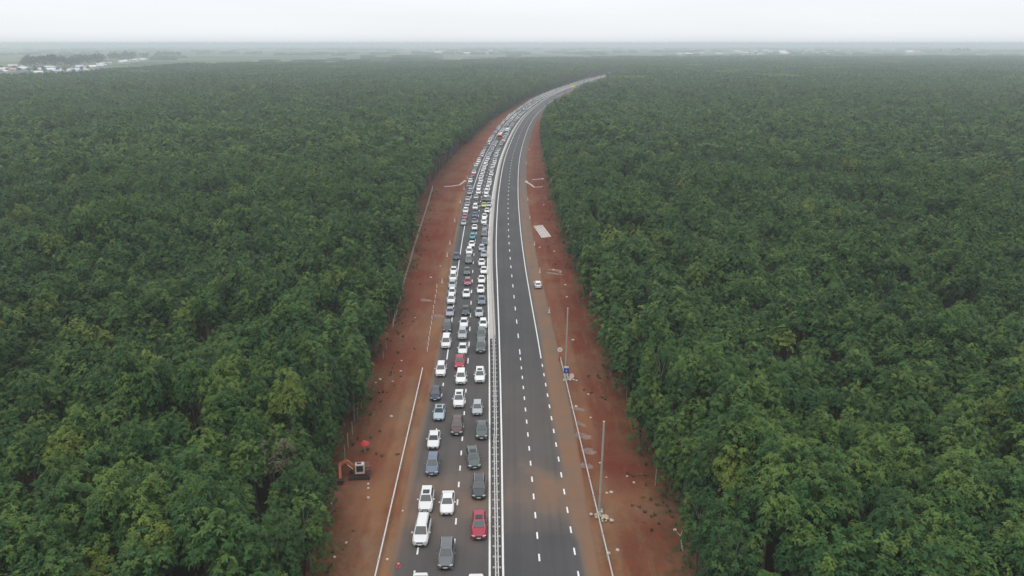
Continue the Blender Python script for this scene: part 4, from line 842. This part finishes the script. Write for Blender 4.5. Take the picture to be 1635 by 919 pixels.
# ------------------------------------------------------------------ distant town and tall trees
hm = []
for i in range(4):
    m = MB(); a, b, h = [(11, 8, 4), (18, 10, 5), (9, 9, 7), (26, 13, 6)][i]; m.box((0, 0, h / 2), (a, b, h), 0)
    rf = h + [2.2, 3, 1.2, 3.4][i]; A2, B2 = a / 2 + .6, b / 2 + .6
    m.add([(-A2, -B2, h), (A2, -B2, h), (A2, B2, h), (-A2, B2, h), (-A2, 0, rf), (A2, 0, rf)], [(0, 1, 5, 4), (2, 3, 4, 5), (1, 2, 5), (3, 0, 4), (3, 2, 1, 0)], 1)
    for k in range(int(a // 4)): m.box((-a / 2 + 2 + k * 4, -b / 2 - 0.03, h * 0.5), (1.5, 0.08, 1.5), 2)
    hm.append(m.mesh('house', [HWALL, HROOF, GLASS]))
rg = random.Random(11)
def house(px, py, lab, grp, sc=1.0):
    x, y = P(px, py); o = link('house', hm[rg.randrange(4)]); o.location = (x, y, 0); o.rotation_euler = (0, 0, rg.uniform(-.5, .5)); o.scale = (sc, sc, sc)
    o.color = rg.choice([(.78, .78, .8, 1), (.8, .8, .82, 1), (.7, .72, .75, 1), (.55, .3, .25, 1), (.5, .55, .65, 1), (.75, .7, .65, 1)]); tag(o, lab, 'house', grp)
base_y = T([(0, 112), (60, 113), (110, 113.5), (150, 108), (180, 101), (230, 96.5), (290, 93)])
for i in range(88):
    px = rg.uniform(-5, 178) if i < 70 else rg.uniform(178, 240); py = float(I(base_y, px)) + rg.gauss(0, 2.4 if px < 150 else .8)
    house(px, py, 'small pale roofed house in the hazy village at the left horizon', 'houses of the left village', rg.uniform(.4, .95))
house(77, 131.5, 'single white roofed house among the trees nearer than the left village', 'lone house', 1.0)
for i in range(60):
    px = rg.choice([rg.gauss(1120, 30), rg.gauss(1230, 60), rg.uniform(640, 800), rg.uniform(1060, 1480), rg.uniform(1150, 1380)]); py = 88.2 - abs(rg.gauss(0, 4.2))
    if py < 75: continue
    house(px, py, 'faint white building of the hazy distant town %s' % ('left of the road end' if px < 900 else 'right of the road end'), 'buildings of the distant town, %s' % ('left part' if px < 900 else 'right part'), rg.uniform(0.8, 2.0))
tcr, ttr = [], []
for s in range(4):
    v_, f_, t_ = crown_arrays(500 + s, 7.5, 19, 6, 95, 5, 2.4, 1.6); tcr.append(np_mesh('crown', v_, f_, DARKL, False, {'tint': t_})); ttr.append(trunk_mb(60 + s, 24, 0.5, 4, 5).mesh('trunk', BARK))
def tall(px, py, sc, lab, grp):
    x, y = P(px, py); t = empty('tall_tree', (x, y, 0), rg.uniform(0, 6)); t.scale = (sc, sc, sc * rg.uniform(.85, 1.1)); tag(t, lab, 'tree', grp); k = rg.randrange(4); link('crown', tcr[k], t); link('trunk', ttr[k], t)
for px, dy in ((12, 3), (24, 1), (31, 4), (47, 2), (58, 5), (71, 3), (83, 5), (93, 2), (104, 4), (118, 5), (131, 3), (141, 2), (3, 0)): tall(px, float(I(base_y, px)) + dy, rg.uniform(.4, .65), 'short rounded tree standing among the village roofs at the left horizon', 'short trees among the village roofs')
for i in range(64):
    u = i / 63; px = 38 + u * 252
    if 166 < px < 178 or 217 < px < 224 or 240 < px < 250: continue
    tall(px + rg.uniform(-2, 2), float(I(base_y, px)) - 5.5 + 1.5 * (px > 150) + rg.uniform(-1, 1), (1.3 if px < 215 else 1.05) * rg.uniform(.8, 1.15), 'tall dark tree rising behind the left village', 'tall trees behind the left village')
for px in (1501, 1521, 1528, 1531, 1538, 1543, 1546): tall(px, 84, rg.uniform(1.0, 1.6), 'tall dark tree alone on the hazy right horizon', 'tall trees on the right horizon')

# ------------------------------------------------------------------ haze
hz = MB(); hz.add([(x, y, z) for z in (-1.0, 58.5) for x, y in ((-32500, -700), (32500, -700), (32500, 34500), (-32500, 34500))], [(3, 2, 1, 0), (4, 5, 6, 7), (0, 1, 5, 4), (1, 2, 6, 5), (2, 3, 7, 6), (3, 0, 4, 7)])
hmz = bpy.data.materials.new('haze'); hmz.use_nodes = True; t = hmz.node_tree; t.nodes.clear()
pv = t.nodes.new('ShaderNodeVolumePrincipled'); pv.inputs['Color'].default_value = (0.87, 0.945, 1.0, 1); pv.inputs['Density'].default_value = 0.00026; pv.inputs['Anisotropy'].default_value = 0.0
ho = t.nodes.new('ShaderNodeOutputMaterial'); t.links.new(pv.outputs[0], ho.inputs['Volume'])
o = hz.build('haze', hmz); tag(o, kind='stuff'); hmz.cycles.homogeneous_volume = True if hasattr(hmz.cycles, 'homogeneous_volume') else None
